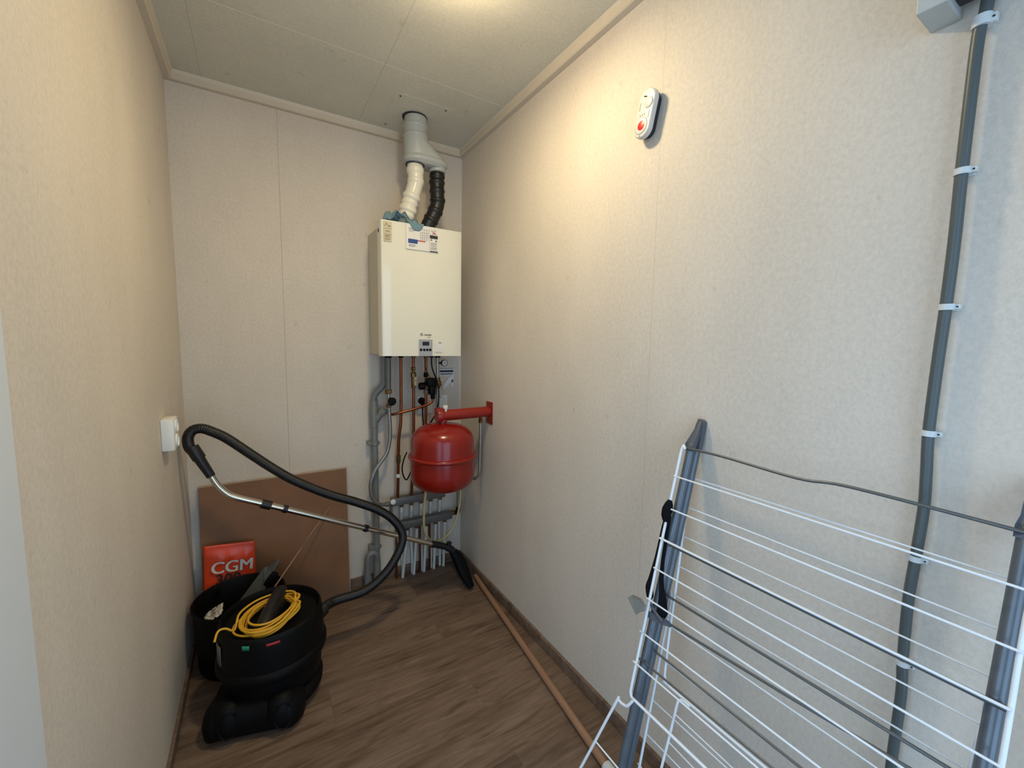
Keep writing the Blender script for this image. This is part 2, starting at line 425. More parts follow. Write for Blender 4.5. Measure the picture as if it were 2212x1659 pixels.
# aged service sticker top left
st = MB().b2((-.501, YF - .0008, 1.747), (-.465, YF + .004, 1.834)).build('sticker', M['paperold'], t, smooth=False)
st['label'] = 'aged beige service sticker'
pm = MB()
for z in (1.803, 1.7785): pm.b2((-.499, YF - .0014, z), (-.467, YF, z + .001))
for i, z in enumerate((1.773, 1.769, 1.765, 1.758, 1.754)): pm.b2((-.497, YF - .0014, z), (-.471 - .004 * (i % 2), YF, z + .0018))
for x in (-.492, -.485, -.479): pm.b2((x, YF - .0014, 1.787), (x + .003, YF, 1.795))
pm.box((-.493, YF - .001, 1.818), (.002, .001, .012), Matrix.Rotation(.6, 3, 'Y')).box((-.486, YF - .001, 1.822), (.002, .001, .018), Matrix.Rotation(-.7, 3, 'Y'))
pm.b2((-.482, YF - .0014, 1.812), (-.470, YF, 1.8165))
pm.build('print', M['ink'], st, smooth=False)
# document pouch with service cards
po_ = MB().b2((-.401, YF - .004, 1.725), (-.243, YF + .002, 1.840), .001).build('document_pouch', M['paper'], t, smooth=False)
YP = YF - .0046
def flat(nm, mm, *rects):
    b = MB()
    for x0, z0, x1, z1 in rects: b.b2((x0, YP - .0004, z0), (x1, YP + .001, z1))
    return b.build(nm, mm, po_, smooth=False)
flat('blue_print', M['blue'], (-.391, 1.753, -.346, 1.772))
flat('red_print', M['red'], (-.346, 1.7655, -.308, 1.770))
flat('dark_print', M['inkd'], (-.286, 1.787, -.247, 1.802), (-.286, 1.725, -.247, 1.7295), (-.281, 1.777, -.276, 1.784), (-.257, 1.773, -.252, 1.781))
rows = [(-.388, z, -.362 + .004 * (i % 3), z + .0012) for i, z in enumerate((1.820, 1.816, 1.811, 1.806, 1.746, 1.742, 1.738))]
rows += [(x, 1.775, x + .0008, 1.822) for x in (-.333, -.323, -.313, -.303, -.295)] + [(-.333, z, -.296, z + .0008) for z in (1.775, 1.785, 1.795, 1.806, 1.822)]
rows += [(-.282, z, -.252, z + .0012) for z in (1.766, 1.762, 1.757, 1.752, 1.745, 1.741, 1.736)] + [(-.288, 1.728, -.2875, 1.83)]
flat('print', M['ink'], *rows)
rm = MB()
for x0, z0, x1, z1 in ((-.279, 1.824, -.262, 1.806), (-.265, 1.827, -.256, 1.822), (-.270, 1.822, -.262, 1.812), (-.276, 1.806, -.262, 1.812), (-.262, 1.816, -.254, 1.804)):
    rm.cyl((x0, YP, z0), (x1, YP, z1), .0011, n=6)
rm.build('emblem', M['red'], po_)
# grip screw and clip on the left flank
MB().b2((BX0 - .002, -.235, 1.79), (BX0 + .001, -.222, 1.805)).build('side_slot', M['inkd'], t, smooth=False)
# connection nuts under the boiler
for x, r, mm in ((-.444, .018, 'blackm'), (-.380, .013, 'blackm'), (-.315, .012, 'brass'), (-.247, .014, 'brass'), (-.217, .011, 'blackm'), (-.183, .016, 'blackm')):
    MB().lathe([(r, 0), (r, -.012), (r * .85, -.018), (0, -.018)], (x, -.1, BZ0 + .004), n=16).build('connection_nut', M[mm], t)

# ------------------------------------------------------------------ flue
t = thing('flue_cover_plate', (-.34, -.22, H), 'square two-piece cover plate screwed to the ceiling round the flue', 'plate')
hole = (-.337, -.212)
pb = MB()
for x0, x1 in ((-.468, -.212),):
    pb.b2((x0, -.362, H - .0008), (x1, -.282, H)).b2((x0, -.2812, H - .0008), (x1, -.06, H))
pb.build('plate', M['ceiling'], t, smooth=False)
for x, y in ((-.444, -.345), (-.238, -.345), (-.438, -.078), (-.238, -.078)):
    MB().lathe([(.0035, 0), (.0035, -.002), (0, -.003)], (x, y, H - .0022), n=10).build('screw', M['screwm'], t)
FX, FY = -.337, -.21
t = thing('flue_adapter', (FX, FY, 2.12), 'light grey plastic flue splitter rising from two pipes into the ceiling', 'flue')
MB().lathe([(.057, 0), (.057, -.0025), (.050, -.0025)], (FX, FY, H - .003), n=36).build('dark_gap', M['inkd'], t)['label'] = 'dark joint ring at the ceiling'
ad = MB().lathe([(.051, 2.334), (.051, 2.303), (.0550, 2.300), (.0560, 2.294), (.0550, 2.288), (.0520, 2.285), (.052, 2.262), (.0555, 2.258), (.0565, 2.253), (.0555, 2.246), (.0535, 2.244)], (FX + .004, FY, 0), n=40)
ad.build('collar', M['pvcgrey'], t)
# hull body: round above, widening to an oval that covers both pipes
hb = MB(); rings = []
for z, cx, rx, ry in ((2.248, FX + .004, .0535, .0535), (2.225, FX + .010, .060, .054), (2.195, FX + .030, .080, .055), (2.168, FX + .049, .099, .055), (2.160, FX + .051, .101, .055),
                      (2.156, FX + .053, .106, .061), (2.143, FX + .053, .107, .062), (2.138, FX + .053, .102, .055), (2.131, FX + .053, .096, .050), (2.127, FX + .053, .090, .045)):
    ring = []
    for j in range(48):
        a = 2 * PI * j / 48; e = .78 if rx > .07 else 1
        cx_, sy_ = math.cos(a), math.sin(a)
        ring.append(hb.bm.verts.new((cx + rx * math.copysign(abs(cx_) ** e, cx_), FY + ry * math.copysign(abs(sy_) ** (1 if rx < .07 else .9), sy_), z)))
    rings.append(ring)
for a, b in zip(rings, rings[1:]):
    for j in range(48): hb.bm.faces.new((a[j], a[(j + 1) % 48], b[(j + 1) % 48], b[j]))
hb.bm.faces.new(rings[-1])
hb.build('body', M['pvcgrey'], t, ang=60)
MB().lathe([(.040, 2.130), (.040, 2.116), (.034, 2.112)], (-.226, FY, 0), n=32).build('outlet_collar', M['pvcgrey'], t)
MB().lathe([(.045, 2.1285), (.045, 2.124), (.038, 2.124)], (FX, FY, 0), n=32).build('seal_ring', M['navy'], t)['label'] = 'dark blue seal ring'
def bumpy(path, r, bands, step=.004):
    P = resample(cat(path, 12), step); n = len(P)
    def f(i):
        d = i / (n - 1); q = r
        for c, wd, h in bands:
            x = abs(d - c) / wd
            if x < 1: q = max(q, r + h * min(1, (1 - x) * 3))
        return q
    return P, f
P, f = bumpy([(-.337, -.21, 2.128), (-.335, -.21, 2.09), (-.334, -.208, 2.05), (-.345, -.204, 2.005), (-.360, -.196, 1.95), (-.375, -.188, 1.89), (-.385, -.18, 1.838)], .036,
             [(.09, .05, .004), (.25, .035, .003), (.50, .04, .006), (.60, .02, .003), (.70, .045, .006), (.80, .02, .003)])
t = tag(MB().tube(P, f, 28).build('exhaust_pipe', M['pvcwhite'], ang=60, base=(-.385, -.18, 1.84)), 'off-white ribbed plastic exhaust pipe bending down onto the boiler', 'pipe')
P, f = bumpy([(-.226, -.21, 2.116), (-.228, -.21, 2.07), (-.227, -.21, 2.02), (-.224, -.205, 1.97), (-.240, -.198, 1.92), (-.262, -.188, 1.875), (-.275, -.18, 1.838)], .034,
             [(.06, .04, .003), (.16, .03, .004), (.30, .03, .003), (.44, .03, .004), (.62, .03, .004), (.78, .03, .004)])
t = tag(MB().tube(P, f, 28).build('air_intake_pipe', M['rubber'], ang=60, base=(-.275, -.18, 1.84)), 'black plastic air pipe beside the white flue above the boiler', 'pipe')
# crumpled cloth on the boiler
bm = MB()
rc = random.Random(3); nx, ny = 34, 22; grid = []
ph = [rc.uniform(0, 6) for _ in range(12)]
for i in range(nx):
    row = []
    for j in range(ny):
        u = i / (nx - 1); v = j / (ny - 1)
        x = -.492 + .168 * u + .008 * math.sin(9 * v + ph[0]); y = -.262 + .085 * v
        h = .034 * math.sin(PI * u) ** .6 * (1.25 - u * .6) * math.sin(PI * min(1, .15 + v)) ** .5
        h += .009 * math.sin(15 * u + 5 * v + ph[1]) + .007 * math.sin(24 * u - 9 * v + ph[2]) + .002 * math.sin(41 * u + 17 * v + ph[3]) + .004 * math.sin(9 * v - 7 * u + ph[4])
        y += .006 * math.sin(13 * u + ph[5]) + .003 * math.sin(27 * u + ph[6])
        z = 1.847 + max(0, h + .004)
        if v < .25 and u > .6: y = -.2685 - .004 * math.sin(20 * u) ** 2; z = 1.846 - (.25 - v) * .14 * math.sin(PI * (u - .6) / .4) ** .5
        row.append(bm.bm.verts.new((x, y, z)))
    grid.append(row)
for i in range(nx - 1):
    for j in range(ny - 1): bm.bm.faces.new((grid[i][j], grid[i + 1][j], grid[i + 1][j + 1], grid[i][j + 1]))
o = bm.build('cleaning_cloth', M['cloth'], ang=180, base=(-.41, -.2, 1.842))
so = o.modifiers.new('s', 'SOLIDIFY'); so.thickness = .003
tag(o, 'crumpled blue cloth lying on top of the boiler', 'cloth')

# ------------------------------------------------------------------ pipes below the boiler
def pipe(name, label, mm, path, r, n=14, sub=8, smooth=True, base=None, catg='pipe', group=None):
    P = cat(path, sub) if smooth else [Vector(p) for p in path]
    lo = min(P, key=lambda p: p.z)
    t = thing(name, base or tuple(lo), label, catg, group)
    MB().tube(P, r, n).build('pipe', M[mm], t, ang=60)
    return t
def nut(t, c, r, h, mm='brass', name='compression_nut', n=6, axis='z'):
    return MB().lathe([(r * .8, -h / 2), (r, -h / 2 + h * .15), (r, h / 2 - h * .15), (r * .8, h / 2)], c, axis, n).build(name, M[mm], t, ang=25)
# grey waste pipe with swept bend and branch
t = pipe('drain_pipe', 'thick grey plastic waste pipe running down the wall left of the copper pipes', 'pvcdark',
         [(-.452, -.045, 1.215), (-.452, -.045, 1.10), (-.455, -.045, 1.075), (-.475, -.045, 1.052), (-.497, -.045, 1.03), (-.506, -.045, 1.0), (-.506, -.045, .95), (-.505, -.045, .9), (-.504, -.045, .6), (-.503, -.045, .3), (-.502, -.045, .002)], .0165, 20)
MB().cyl((-.5055, -.045, .86), (-.5055, -.045, 1.0), .0195, n=20).build('socket_joint', M['pvcdark'], t)
MB().cyl((-.504, -.045, .885), (-.462, -.07, .945), .0175, n=20).cyl((-.474, -.063, .928), (-.458, -.072, .951), .0205, n=20).build('branch', M['pvcdark'], t)
for z in (.775, .215):
    MB().lathe([(.017, -.012), (.0205, -.010), (.0205, .010), (.017, .012)], (-.504, -.045, z), n=24).b2((-.538, -.055, z - .008), (-.52, -.005, z + .008), .001).b2((-.49, -.055, z - .006), (-.478, -.035, z + .006), .001).build('pipe_clamp', M['pvcdark'], t)
P = cat([(-.503, -.052, .14), (-.503, -.056, .165), (-.512, -.058, .185), (-.528, -.058, .192), (-.545, -.058, .184), (-.553, -.058, .16), (-.554, -.058, .10), (-.554, -.058, .03)], 8)
MB().tube(P, .016, 18).cyl((-.554, -.058, .002), (-.554, -.058, .07), .019, n=18).cyl((-.503, -.05, .04), (-.503, -.05, .14), .019, n=18).build('siphon', M['pvcdark'], t)
# steel safety pipe with stop cock that sweeps behind the waste pipe to the manifold
t = pipe('safety_pipe', 'grey painted pipe curving past the waste pipe down to the upper manifold', 'galv',
         [(-.444, -.1, 1.222), (-.445, -.1, 1.12), (-.446, -.1, 1.06), (-.444, -.1, .99), (-.442, -.1, .93), (-.439, -.1, .86), (-.441, -.1, .80), (-.455, -.1, .735), (-.485, -.1, .69), (-.515, -.1, .65), (-.536, -.1, .60), (-.541, -.1, .555), (-.532, -.1, .505), (-.505, -.095, .47), (-.465, -.085, .452), (-.425, -.06, .45)], .0095)
MB().tube([(-.4445, -.1, 1.215), (-.4455, -.1, 1.05)], .0135, 16).build('insulation', M['alu'], t)['label'] = 'silvery wrapped upper length'
nut(t, (-.445, -.1, 1.045), .018, .022); nut(t, (-.443, -.1, .975), .016, .02)
MB().lathe([(.007, 0), (.007, -.012), (.019, -.014), (.021, -.03), (.017, -.036), (0, -.037)], (-.436, -.105, .998), 'y', 10).lathe([(.019, -.02), (.020, .0), (0, .0)], (-.428, -.118, .995), 'x', 12).build('valve_knob', M['blackm'], t)
nut(t, (-.455, -.083, .452), .013, .02, 'alu', axis='x')
# copper pipes
t = pipe('copper_pipe', 'leftmost bare copper pipe with a jog, dropping from the boiler to the manifold', 'copper',
         [(-.380, -.1, 1.222), (-.381, -.1, 1.05), (-.382, -.1, .93), (-.385, -.1, .87), (-.393, -.095, .80), (-.3945, -.09, .73), (-.394, -.08, .62), (-.392, -.06, .47)], .0078)
nut(t, (-.3935, -.085, .685), .012, .045)
MB().lathe([(.010, -.009), (.0115, 0), (.010, .009)], (-.3935, -.078, .594), n=16).build('pipe_clip', M['white'], t)
t = pipe('copper_pipe', 'copper pipe with a yellow-tagged valve, second from the left under the boiler', 'copper',
         [(-.315, -.1, 1.222), (-.315, -.1, 1.0), (-.316, -.095, .75), (-.317, -.06, .47)], .0078)
nut(t, (-.315, -.1, 1.158), .0125, .02); nut(t, (-.315, -.1, 1.125), .015, .03, n=8); nut(t, (-.315, -.1, 1.068), .0125, .022)
MB().cyl((-.315, -.1, 1.075), (-.315, -.1, 1.115), .012, n=12).build('valve_body', M['brass'], t)
MB().b2((-.319, -.126, 1.072), (-.305, -.118, 1.118), .003).build('valve_tag', M['yellowhose'], t)
MB().lathe([(.003, 0), (.003, -.003)], (-.312, -.126, 1.098), 'y', 10).build('tag_screw', M['brass'], t)
t = pipe('copper_pipe', 'dark copper pipe behind the black mixing valve, third under the boiler', 'copper',
         [(-.247, -.1, 1.222), (-.248, -.1, 1.0), (-.25, -.095, .75), (-.25, -.06, .47)], .0078)
nut(t, (-.2475, -.1, 1.125), .013, .025, 'blackm'); nut(t, (-.248, -.1, 1.035), .013, .02, 'alu')
# filling valve block
t = thing('filling_valve', (-.225, -.115, 1.03), 'black plastic valve block with round knob clamped to the dark copper pipe', 'valve')
MB().b2((-.252, -.14, 1.065), (-.200, -.088, 1.108), .006).b2((-.236, -.135, 1.02), (-.205, -.09, 1.07), .005).build('valve_body', M['blackm'], t)
MB().cyl((-.252, -.115, 1.083), (-.266, -.12, 1.078), .009, n=12).lathe([(.017, -.030), (.019, -.026), (.019, -.004), (.014, 0)], (-.262, -.12, 1.068), 'x', 12).build('knob', M['blackm'], t)
MB().cyl((-.215, -.115, 1.022), (-.214, -.113, .998), .012, n=12).build('outlet', M['blackm'], t)
P = cat([(-.1985, -.1, 1.09), (-.187, -.1, 1.088), (-.178, -.1, 1.09)], 4)
# branch copper pipe from the block down to the waste branch
t = pipe('copper_branch_pipe', 'slanting copper discharge pipe from the valve block to the waste branch', 'copper',
         [(-.2145, -.113, 1.0), (-.219, -.115, .985), (-.235, -.117, .972), (-.262, -.118, .963), (-.33, -.118, .947), (-.40, -.108, .932), (-.432, -.085, .925), (-.462, -.07, .945)], .0068)
t = pipe('steel_pipe', 'bright steel pipe with brass valve and pressure gauge near the wall sticker', 'galv',
         [(-.183, -.1, 1.222), (-.182, -.1, 1.0), (-.181, -.1, .9), (-.181, -.095, .75), (-.182, -.085, .62)], .0095)
MB().b2((-.203, -.118, 1.062), (-.165, -.082, 1.092), .005).cyl((-.182, -.1, 1.05), (-.182, -.1, 1.11), .015, n=8).build('valve_body', M['brass'], t)
MB().b2((-.189, -.095, 1.0), (-.158, -.091, 1.004), .001).build('wire_clip', M['blackm'], t)
g = MB().lathe([(.0, .012), (.0165, .012), (.0175, .008), (.0175, -.004), (.0155, -.0045), (.0155, -.002), (0, -.002)], (-.148, -.112, 1.187), 'y', 28).cyl((-.183, -.1, 1.187), (-.15, -.103, 1.187), .005, n=10).build('pressure_gauge', M['blackm'], t)
MB().lathe([(.0152, 0), (.0152, -.001), (0, -.001)], (-.148, -.1145, 1.187), 'y', 24).build('dial', M['gauge'], g)
MB().box((-.149, -.1165, 1.187), (.0016, .0006, .021), Matrix.Rotation(-.7, 3, 'Y')).build('needle', M['inkd'], g)
# power cord and plug
SK = []
for x0, x1, z0, z1, lab in ((-.262, -.178, .902, 1.000, 'white double wall socket behind the copper pipes with a black plug in it'),
                            (-.150, -.088, .920, 1.000, 'plain white wall socket right of the steel pipe above the red bracket')):
    t = thing('wall_socket', ((x0 + x1) / 2, 0, z0), lab, 'socket'); SK.append(t)
    MB().b2((x0, -.012, z0), (x1, 0, z1), .003).build('cover_plate', M['white'], t)
    MB().lathe([(.021, -.011), (.021, -.014), (.0185, -.014), (.018, -.0125), (0, -.0125)], ((x0 + x1) / 2, 0, (z0 + z1) / 2 + .01), 'y', 24).build('socket_well', M['white'], t)
t = thing('power_cable', (-.27, -.03, .87), 'black boiler mains cable with a round plug in the socket', 'cable')
MB().lathe([(.017, -.008), (.020, -.014), (.019, -.035), (.012, -.045), (0, -.046)], (-.243, 0, .975), 'y', 18).cyl((-.243, -.03, .962), (-.243, -.032, .935), .008, .005, 12).build('plug', M['blackm'], t)
MB().tube(cat([(-.217, -.1, 1.218), (-.214, -.104, 1.16), (-.202, -.15, 1.08), (-.196, -.15, 1.0), (-.210, -.14, .92), (-.235, -.10, .85), (-.255, -.07, .80), (-.245, -.05, .85), (-.243, -.034, .90), (-.243, -.032, .94)], 8), .0036, 8).build('cable', M['blackm'], t)
tag(MB().tube(cat([(-.255, -.11, 1.222), (-.258, -.12, 1.17), (-.240, -.13, 1.12), (-.225, -.14, 1.105)], 8), .0018, 6).build('sensor_wire', M['blackm']), 'thin black sensor wire hanging from the boiler to the valve block', 'cable')
tag(MB().tube(cat([(-.375, -.17, .74), (-.392, -.17, .70), (-.400, -.17, .655), (-.392, -.17, .615), (-.370, -.15, .590), (-.335, -.11, .62), (-.318, -.098, .68)], 8), .0035, 8).build('looped_cable', M['blackm']), 'short loop of black cable behind the left of the red vessel', 'cable')
# label on the wall
t = tag(MB().b2((-.133, -.003, 1.112), (-.048, 0, 1.155)).b2((-.062, -.003, 1.046), (-.048, 0, 1.112)).build('wall_label', M['paper'], smooth=False, base=(-.09, 0, 1.1)), 'white instruction label on the back wall beneath the gauge', 'label')
MB().b2((-.131, -.0038, 1.128), (-.050, -.001, 1.141)).b2((-.128, -.0038, 1.116), (-.054, -.001, 1.122)).b2((-.131, -.0038, 1.149), (-.05, -.001, 1.152)).b2((-.060, -.0038, 1.070), (-.050, -.001, 1.085)).build('print', M['navy'], t, smooth=False)
t = tag(MB().prism([(-.070, -.004, 1.108), (-.060, -.004, 1.104), (-.066, -.004, 1.072), (-.110, -.004, 1.033), (-.118, -.004, 1.036), (-.112, -.004, 1.058)], (0, -.005, 0)).build('hanging_tag', M['paper'], base=(-.09, 0, 1.03)), 'slanted white card tag hanging just under the wall label', 'tag')

# ------------------------------------------------------------------ manifolds and floor pipes
def manifold(name, label, x0, x1, z, y, ends):
    t = thing(name, ((x0 + x1) / 2, y, z - .02), label, 'manifold')
    MB().b2((x0, y - .02, z - .021), (x1, y + .02, z + .021), .004).build('bar', M['alu'], t)
    for i in range(5):
        x = x0 + .055 + i * .055
        nut(t, (x, y, z - .029), .0115, .016, 'brass', 'outlet_nut', 8)
    return t
m1 = manifold('upper_manifold', 'grey metal heating manifold directly below the red vessel, the upper of two', -.425, -.125, .447, -.052, 0)
m2 = manifold('lower_manifold', 'grey metal heating manifold below and right of the other, the lower of two', -.398, -.085, .312, -.058, 0)
for t, x, y, z in ((m1, -.425, -.052, .447), (m2, -.398, -.058, .312)):
    MB().lathe([(.012, 0), (.014, -.006), (.014, -.012), (0, -.016)], (x + .002, y - .021, z + .010), 'y', 14).build('vent_cap', M['white'], t)
    MB().b2((x - .008, y - .014, z - .06), (x + .004, y + .014, z - .02), .003).build('end_bracket', M['alu'], t)
for x in (-.135, -.165): MB().cyl((x, -.052, .467), (x, -.052, .492), .010, n=10).build('valve_stem', M['brass'], m1)
MB().cyl((-.085, -.058, .318), (-.058, -.058, .320), .011, n=10).lathe([(.013, -.006), (.015, 0), (.013, .006)], (-.074, -.058, .319), 'x', 8).build('end_coupling', M['brass'], m2)
t = pipe('steel_riser_pipe', 'bright steel pipe with black elbow rising at the right end of the manifold', 'galv',
         [(-.045, -.07, .345), (-.046, -.07, .45), (-.05, -.072, .56), (-.06, -.1, .62)], .0095, base=(-.045, -.07, .30))
MB().tube(cat([(-.062, -.058, .318), (-.052, -.06, .318), (-.045, -.066, .326), (-.045, -.07, .352)], 6), .0135, 14).build('elbow', M['blackm'], t)
WP = 'white underfloor pipes below the manifolds'
nm = ['first', 'second', 'third', 'fourth', 'fifth']
for i in range(5):
    x = -.425 + .055 + i * .055
    o = MB().tube(cat([(x, -.052, .419), (x, -.05, .38), (x + .006, -.026, .33), (x + .006, -.020, .2), (x + .012, -.020, .1), (x + .012, -.020, .0)], 6), .0078, 12).build('heating_pipe', M['pexw'], base=(x + .012, -.022, 0))
    tag(o, 'white plastic pipe in the rear row from the upper manifold, %s from the left' % nm[i], 'pipe', WP)
    x = -.398 + .055 + i * .055
    dx = (-.020, -.012, -.008, -.004, .0)[i]
    o = MB().tube(cat([(x, -.058, .284), (x, -.056, .24), (x + dx * .5, -.046, .12), (x + dx, -.038, .0)], 6), .0078, 12).build('heating_pipe', M['pexw'], base=(x + dx, -.05, 0))
    tag(o, 'white plastic pipe in the front row from the lower manifold, %s from the left' % nm[i], 'pipe', WP)
for x, lab in ((-.395, 'outermost dark copper pipe entering the floor left of the white pipes'), (-.262, 'dark copper pipe standing among the white floor pipes, left of its pair'), (-.205, 'dark copper pipe standing among the white floor pipes, right of its pair')):
    tag(MB().cyl((x, -.034, 0), (x, -.034, .29), .006, n=10).build('copper_riser', M['copper'], base=(x, -.034, 0)), lab, 'pipe')
# yellowed filling hose, a slack loop
tag(MB().tube(cat([(-.285, -.20, .60), (-.288, -.2, .52), (-.296, -.2, .42), (-.296, -.2, .34), (-.278, -.2, .28), (-.245, -.19, .245), (-.20, -.18, .235), (-.15, -.18, .26), (-.11, -.18, .32), (-.088, -.18, .40), (-.082, -.18, .48), (-.086, -.18, .56), (-.10, -.2, .62)], 8), .0062, 12).build('filling_hose', M['yellowhose']),
    'yellowed rubber hose looping down under the red vessel', 'hose')

# ------------------------------------------------------------------ expansion vessel on its bracket
VX, VY = -.256, -.355
t = thing('expansion_vessel', (VX, VY, .585), 'glossy red expansion vessel hanging in the back right corner', 'tank')
pr = [(0, .582), (.04, .584), (.085, .592), (.12, .606), (.142, .626), (.151, .650), (.1525, .68), (.1525, .742)]
MB().lathe(pr + [(.1525, .76)], (VX, VY, 0), n=64).build('lower_shell', M['vessel'], t, ang=60)
MB().lathe([(.1515, .745), (.1595, .747), (.163, .752), (.163, .759), (.1595, .764), (.1515, .766)], (VX, VY, 0), n=64).build('seam_flange', M['vessel'], t, ang=60)
MB().lathe([(.1505, .75), (.1505, .82), (.148, .842), (.138, .866), (.118, .886), (.09, .900), (.055, .908), (.02, .912), (0, .912)], (VX, VY, 0), n=64).build('upper_shell', M['vessel'], t, ang=60)
MB().lathe([(.018, .905), (.018, .918), (.023, .920), (.023, .930), (.016, .932)], (VX, VY, 0), n=8).build('neck', M['bracket'], t)
t = thing('vessel_bracket', (0, -.355, .945), 'red steel wall bracket arm carrying the red vessel', 'bracket')
MB().b2((-.004, -.388, .885), (0, -.322, 1.000), .001).build('wall_plate', M['bracket'], t)
MB().cyl((-.005, -.355, .950), (-.272, -.355, .948), .0265, n=28).build('arm', M['bracket'], t, ang=50)
MB().lathe([(.030, -.020), (.032, -.016), (.032, .004), (.028, .008)], (-.268, -.355, .948), 'x', 28).b2((-.292, -.375, .968), (-.252, -.335, .985), .004).build('end_head', M['bracket'], t)
MB().cyl((-.247, -.362, .97), (-.247, -.366, .992), .0095, n=14).cyl((-.247, -.366, .985), (-.247, -.368, .996), .0115, n=14).build('vent_cap', M['white'], t)
for z in (.903, .982):
    for y in (-.372, -.338): MB().lathe([(.005, 0), (.005, -.003), (.002, -.005)], (-.004, y, z), 'x', 8).build('bolt', M['brass'], t)
t = pipe('vessel_feed_pipe', 'thin steel pipe dropping from the red bracket arm along the right wall', 'galv',
         [(-.052, -.355, .905), (-.053, -.355, .80), (-.055, -.355, .70), (-.056, -.355, .645), (-.060, -.35, .617), (-.075, -.335, .602), (-.095, -.30, .608), (-.12, -.22, .625), (-.13, -.16, .63)], .0075)
nut(t, (-.052, -.355, .905), .013, .018); nut(t, (-.052, -.355, .925), .0105, .02)

# ------------------------------------------------------------------ right wall: alarm, conduit, box
def wy(y, z, x): return V(x, y, z)
# capsule-shaped alarm, slightly tilted; local u = up along its axis, v = towards the back wall
AC = V(-.02, -1.3215, 1.9600); ang = math.radians(13)
up = V(0, -math.sin(ang), math.cos(ang)); sd = V(0, math.cos(ang), math.sin(ang)); out = V(-1, 0, 0)
def cap_ring(hl, r, x):
    pts = []
    for j in range(40):
        a = 2 * PI * j / 40; cx, sx = math.cos(a), math.sin(a)
        pts.append(AC + up * (sx * r + (hl if sx > 0 else -hl)) + sd * (cx * r) + V(x + .02, 0, 0))
    return pts
def loft(rings, mm, name, par, capa=True, capb=True):
    b = MB(); rs = [[b.bm.verts.new(p) for p in r] for r in rings]; n = len(rs[0])
    for p, q in zip(rs, rs[1:]):
        for j in range(n): b.bm.faces.new((p[j], p[(j + 1) % n], q[(j + 1) % n], q[j]))
    if capa: b.bm.faces.new(rs[0][::-1])
    if capb: b.bm.faces.new(rs[-1])
    return b.build(name, mm, par, ang=35)
t = thing('gas_alarm', (0, -1.32, 1.89), 'white capsule-shaped wall alarm with a red round button', 'alarm')
HL, RR = .0345, .0305
loft([cap_ring(HL, RR - .008, -.0005), cap_ring(HL, RR - .008, -.012), cap_ring(HL, RR - .003, -.0125), cap_ring(HL, RR - .003, -.020)], M['inkd'], 'back_plate', t)
loft([cap_ring(HL, RR - .002, -.019), cap_ring(HL, RR, -.021), cap_ring(HL, RR, -.031), cap_ring(HL, RR - .003, -.035), cap_ring(HL, RR - .007, -.036)], M['alarmw'], 'housing', t)
def disc(c_u, c_v, r, x, h, mm, name, par, r2=None, n=28):
    c = AC + up * c_u + sd * c_v
    return MB().lathe([(r, 0), (r, -h * .6), ((r2 or r * .85), -h), (0, -h)], (x, c.y, c.z), 'x', n).build(name, mm, par)
disc(-.032, .002, .0227, -.0355, .0012, M['ink'], 'button_groove', t)
b_ = disc(-.032, .002, .0215, -.0356, .0022, M['alarmw'], 'test_button', t)
disc(-.032, .0, .0125, -.0372, .0016, M['btnred'], 'red_button', t)
disc(.026, -.010, .0152, -.0355, .0010, M['ink'], 'speaker_groove', t)
disc(.026, -.010, .0145, -.0357, .0030, M['alarmw'], 'speaker_cap', t)
c = AC + up * .043 + sd * .006
MB().box((-.0362, c.y, c.z), (.0012, .012, .003), Matrix.Rotation(.45, 3, 'X'), .0004).build('indicator_slot', M['blackm'], t)
mk = MB()
for u, v in ((-.006, .012), (-.004, .005), (-.003, -.003), (-.0585, .0)):
    c = AC + up * u + sd * v; mk.box((-.0362, c.y, c.z), (.0006, .004, .0022))
for u, v in ((.018, .019), (-.004, -.019)):
    c = AC + up * u + sd * v; mk.box((-.0362, c.y, c.z), (.0006, .0012, .020), Matrix.Rotation(ang, 3, 'X'))
mk.build('print', M['ink'], t, smooth=False)

t = thing('conduit', (-.018, -1.98, .45), 'dark grey cable conduit running down the right wall behind the drying rack', 'pipe')
CP = [(-.018, -1.987, 1.8605), (-.018, -1.986, 1.828), (-.018, -1.981, 1.795), (-.018, -1.980, 1.695), (-.018, -1.980, 1.587), (-.018, -1.981, 1.479), (-.018, -1.980, 1.371), (-.018, -1.978, 1.273), (-.018, -1.977, 1.156),
      (-.018, -1.980, 1.087), (-.018, -1.982, 1.021), (-.018, -1.979, .929), (-.018, -1.976, .845), (-.018, -1.978, .73), (-.018, -1.981, .667), (-.018, -1.979, .52), (-.018, -1.981, .3), (-.018, -1.98, .06)]
MB().tube(cat(CP, 5), .0082, 14).build('tube', M['conduit'], t, ang=60)
for y, z in ((-1.983, 1.812), (-1.981, 1.588), (-1.981, 1.371), (-1.977, 1.156), (-1.979, .930), (-1.978, .730)):
    big = 1.6 if z > 1.8 else 1
    s = MB().lathe([(.0086, -.005 * big), (.0105 * (1.1 if big > 1 else 1), -.005 * big), (.0105 * (1.1 if big > 1 else 1), .005 * big), (.0086, .005 * big)], (-.018, y, z), n=18).b2((-.008, y - .012, z - .006), (0, y + .012, z + .006), .001)
    s = s.b2((-.020, y - .0165, z - .004 * big), (-.008, y - .0095, z + .004 * big), .001).build('saddle_clip', M['saddle'], t)
    MB().lathe([(.0016, 0), (.0016, -.0006), (0, -.0008)], (-.0205, y - .013, z), 'x', 8).build('screw', M['screwm'], s)
t = thing('junction_box', (0, -1.97, 1.84), 'grey plastic electrical box cut by the top right edge of the photo', 'box')
MB().b2((-.075, -1.956, 1.838), (0, -1.918, 1.98), .002).b2((-.075, -2.16, 1.862), (-.0, -1.954, 1.98), .002).build('housing', M['boxg'], t, smooth=False)
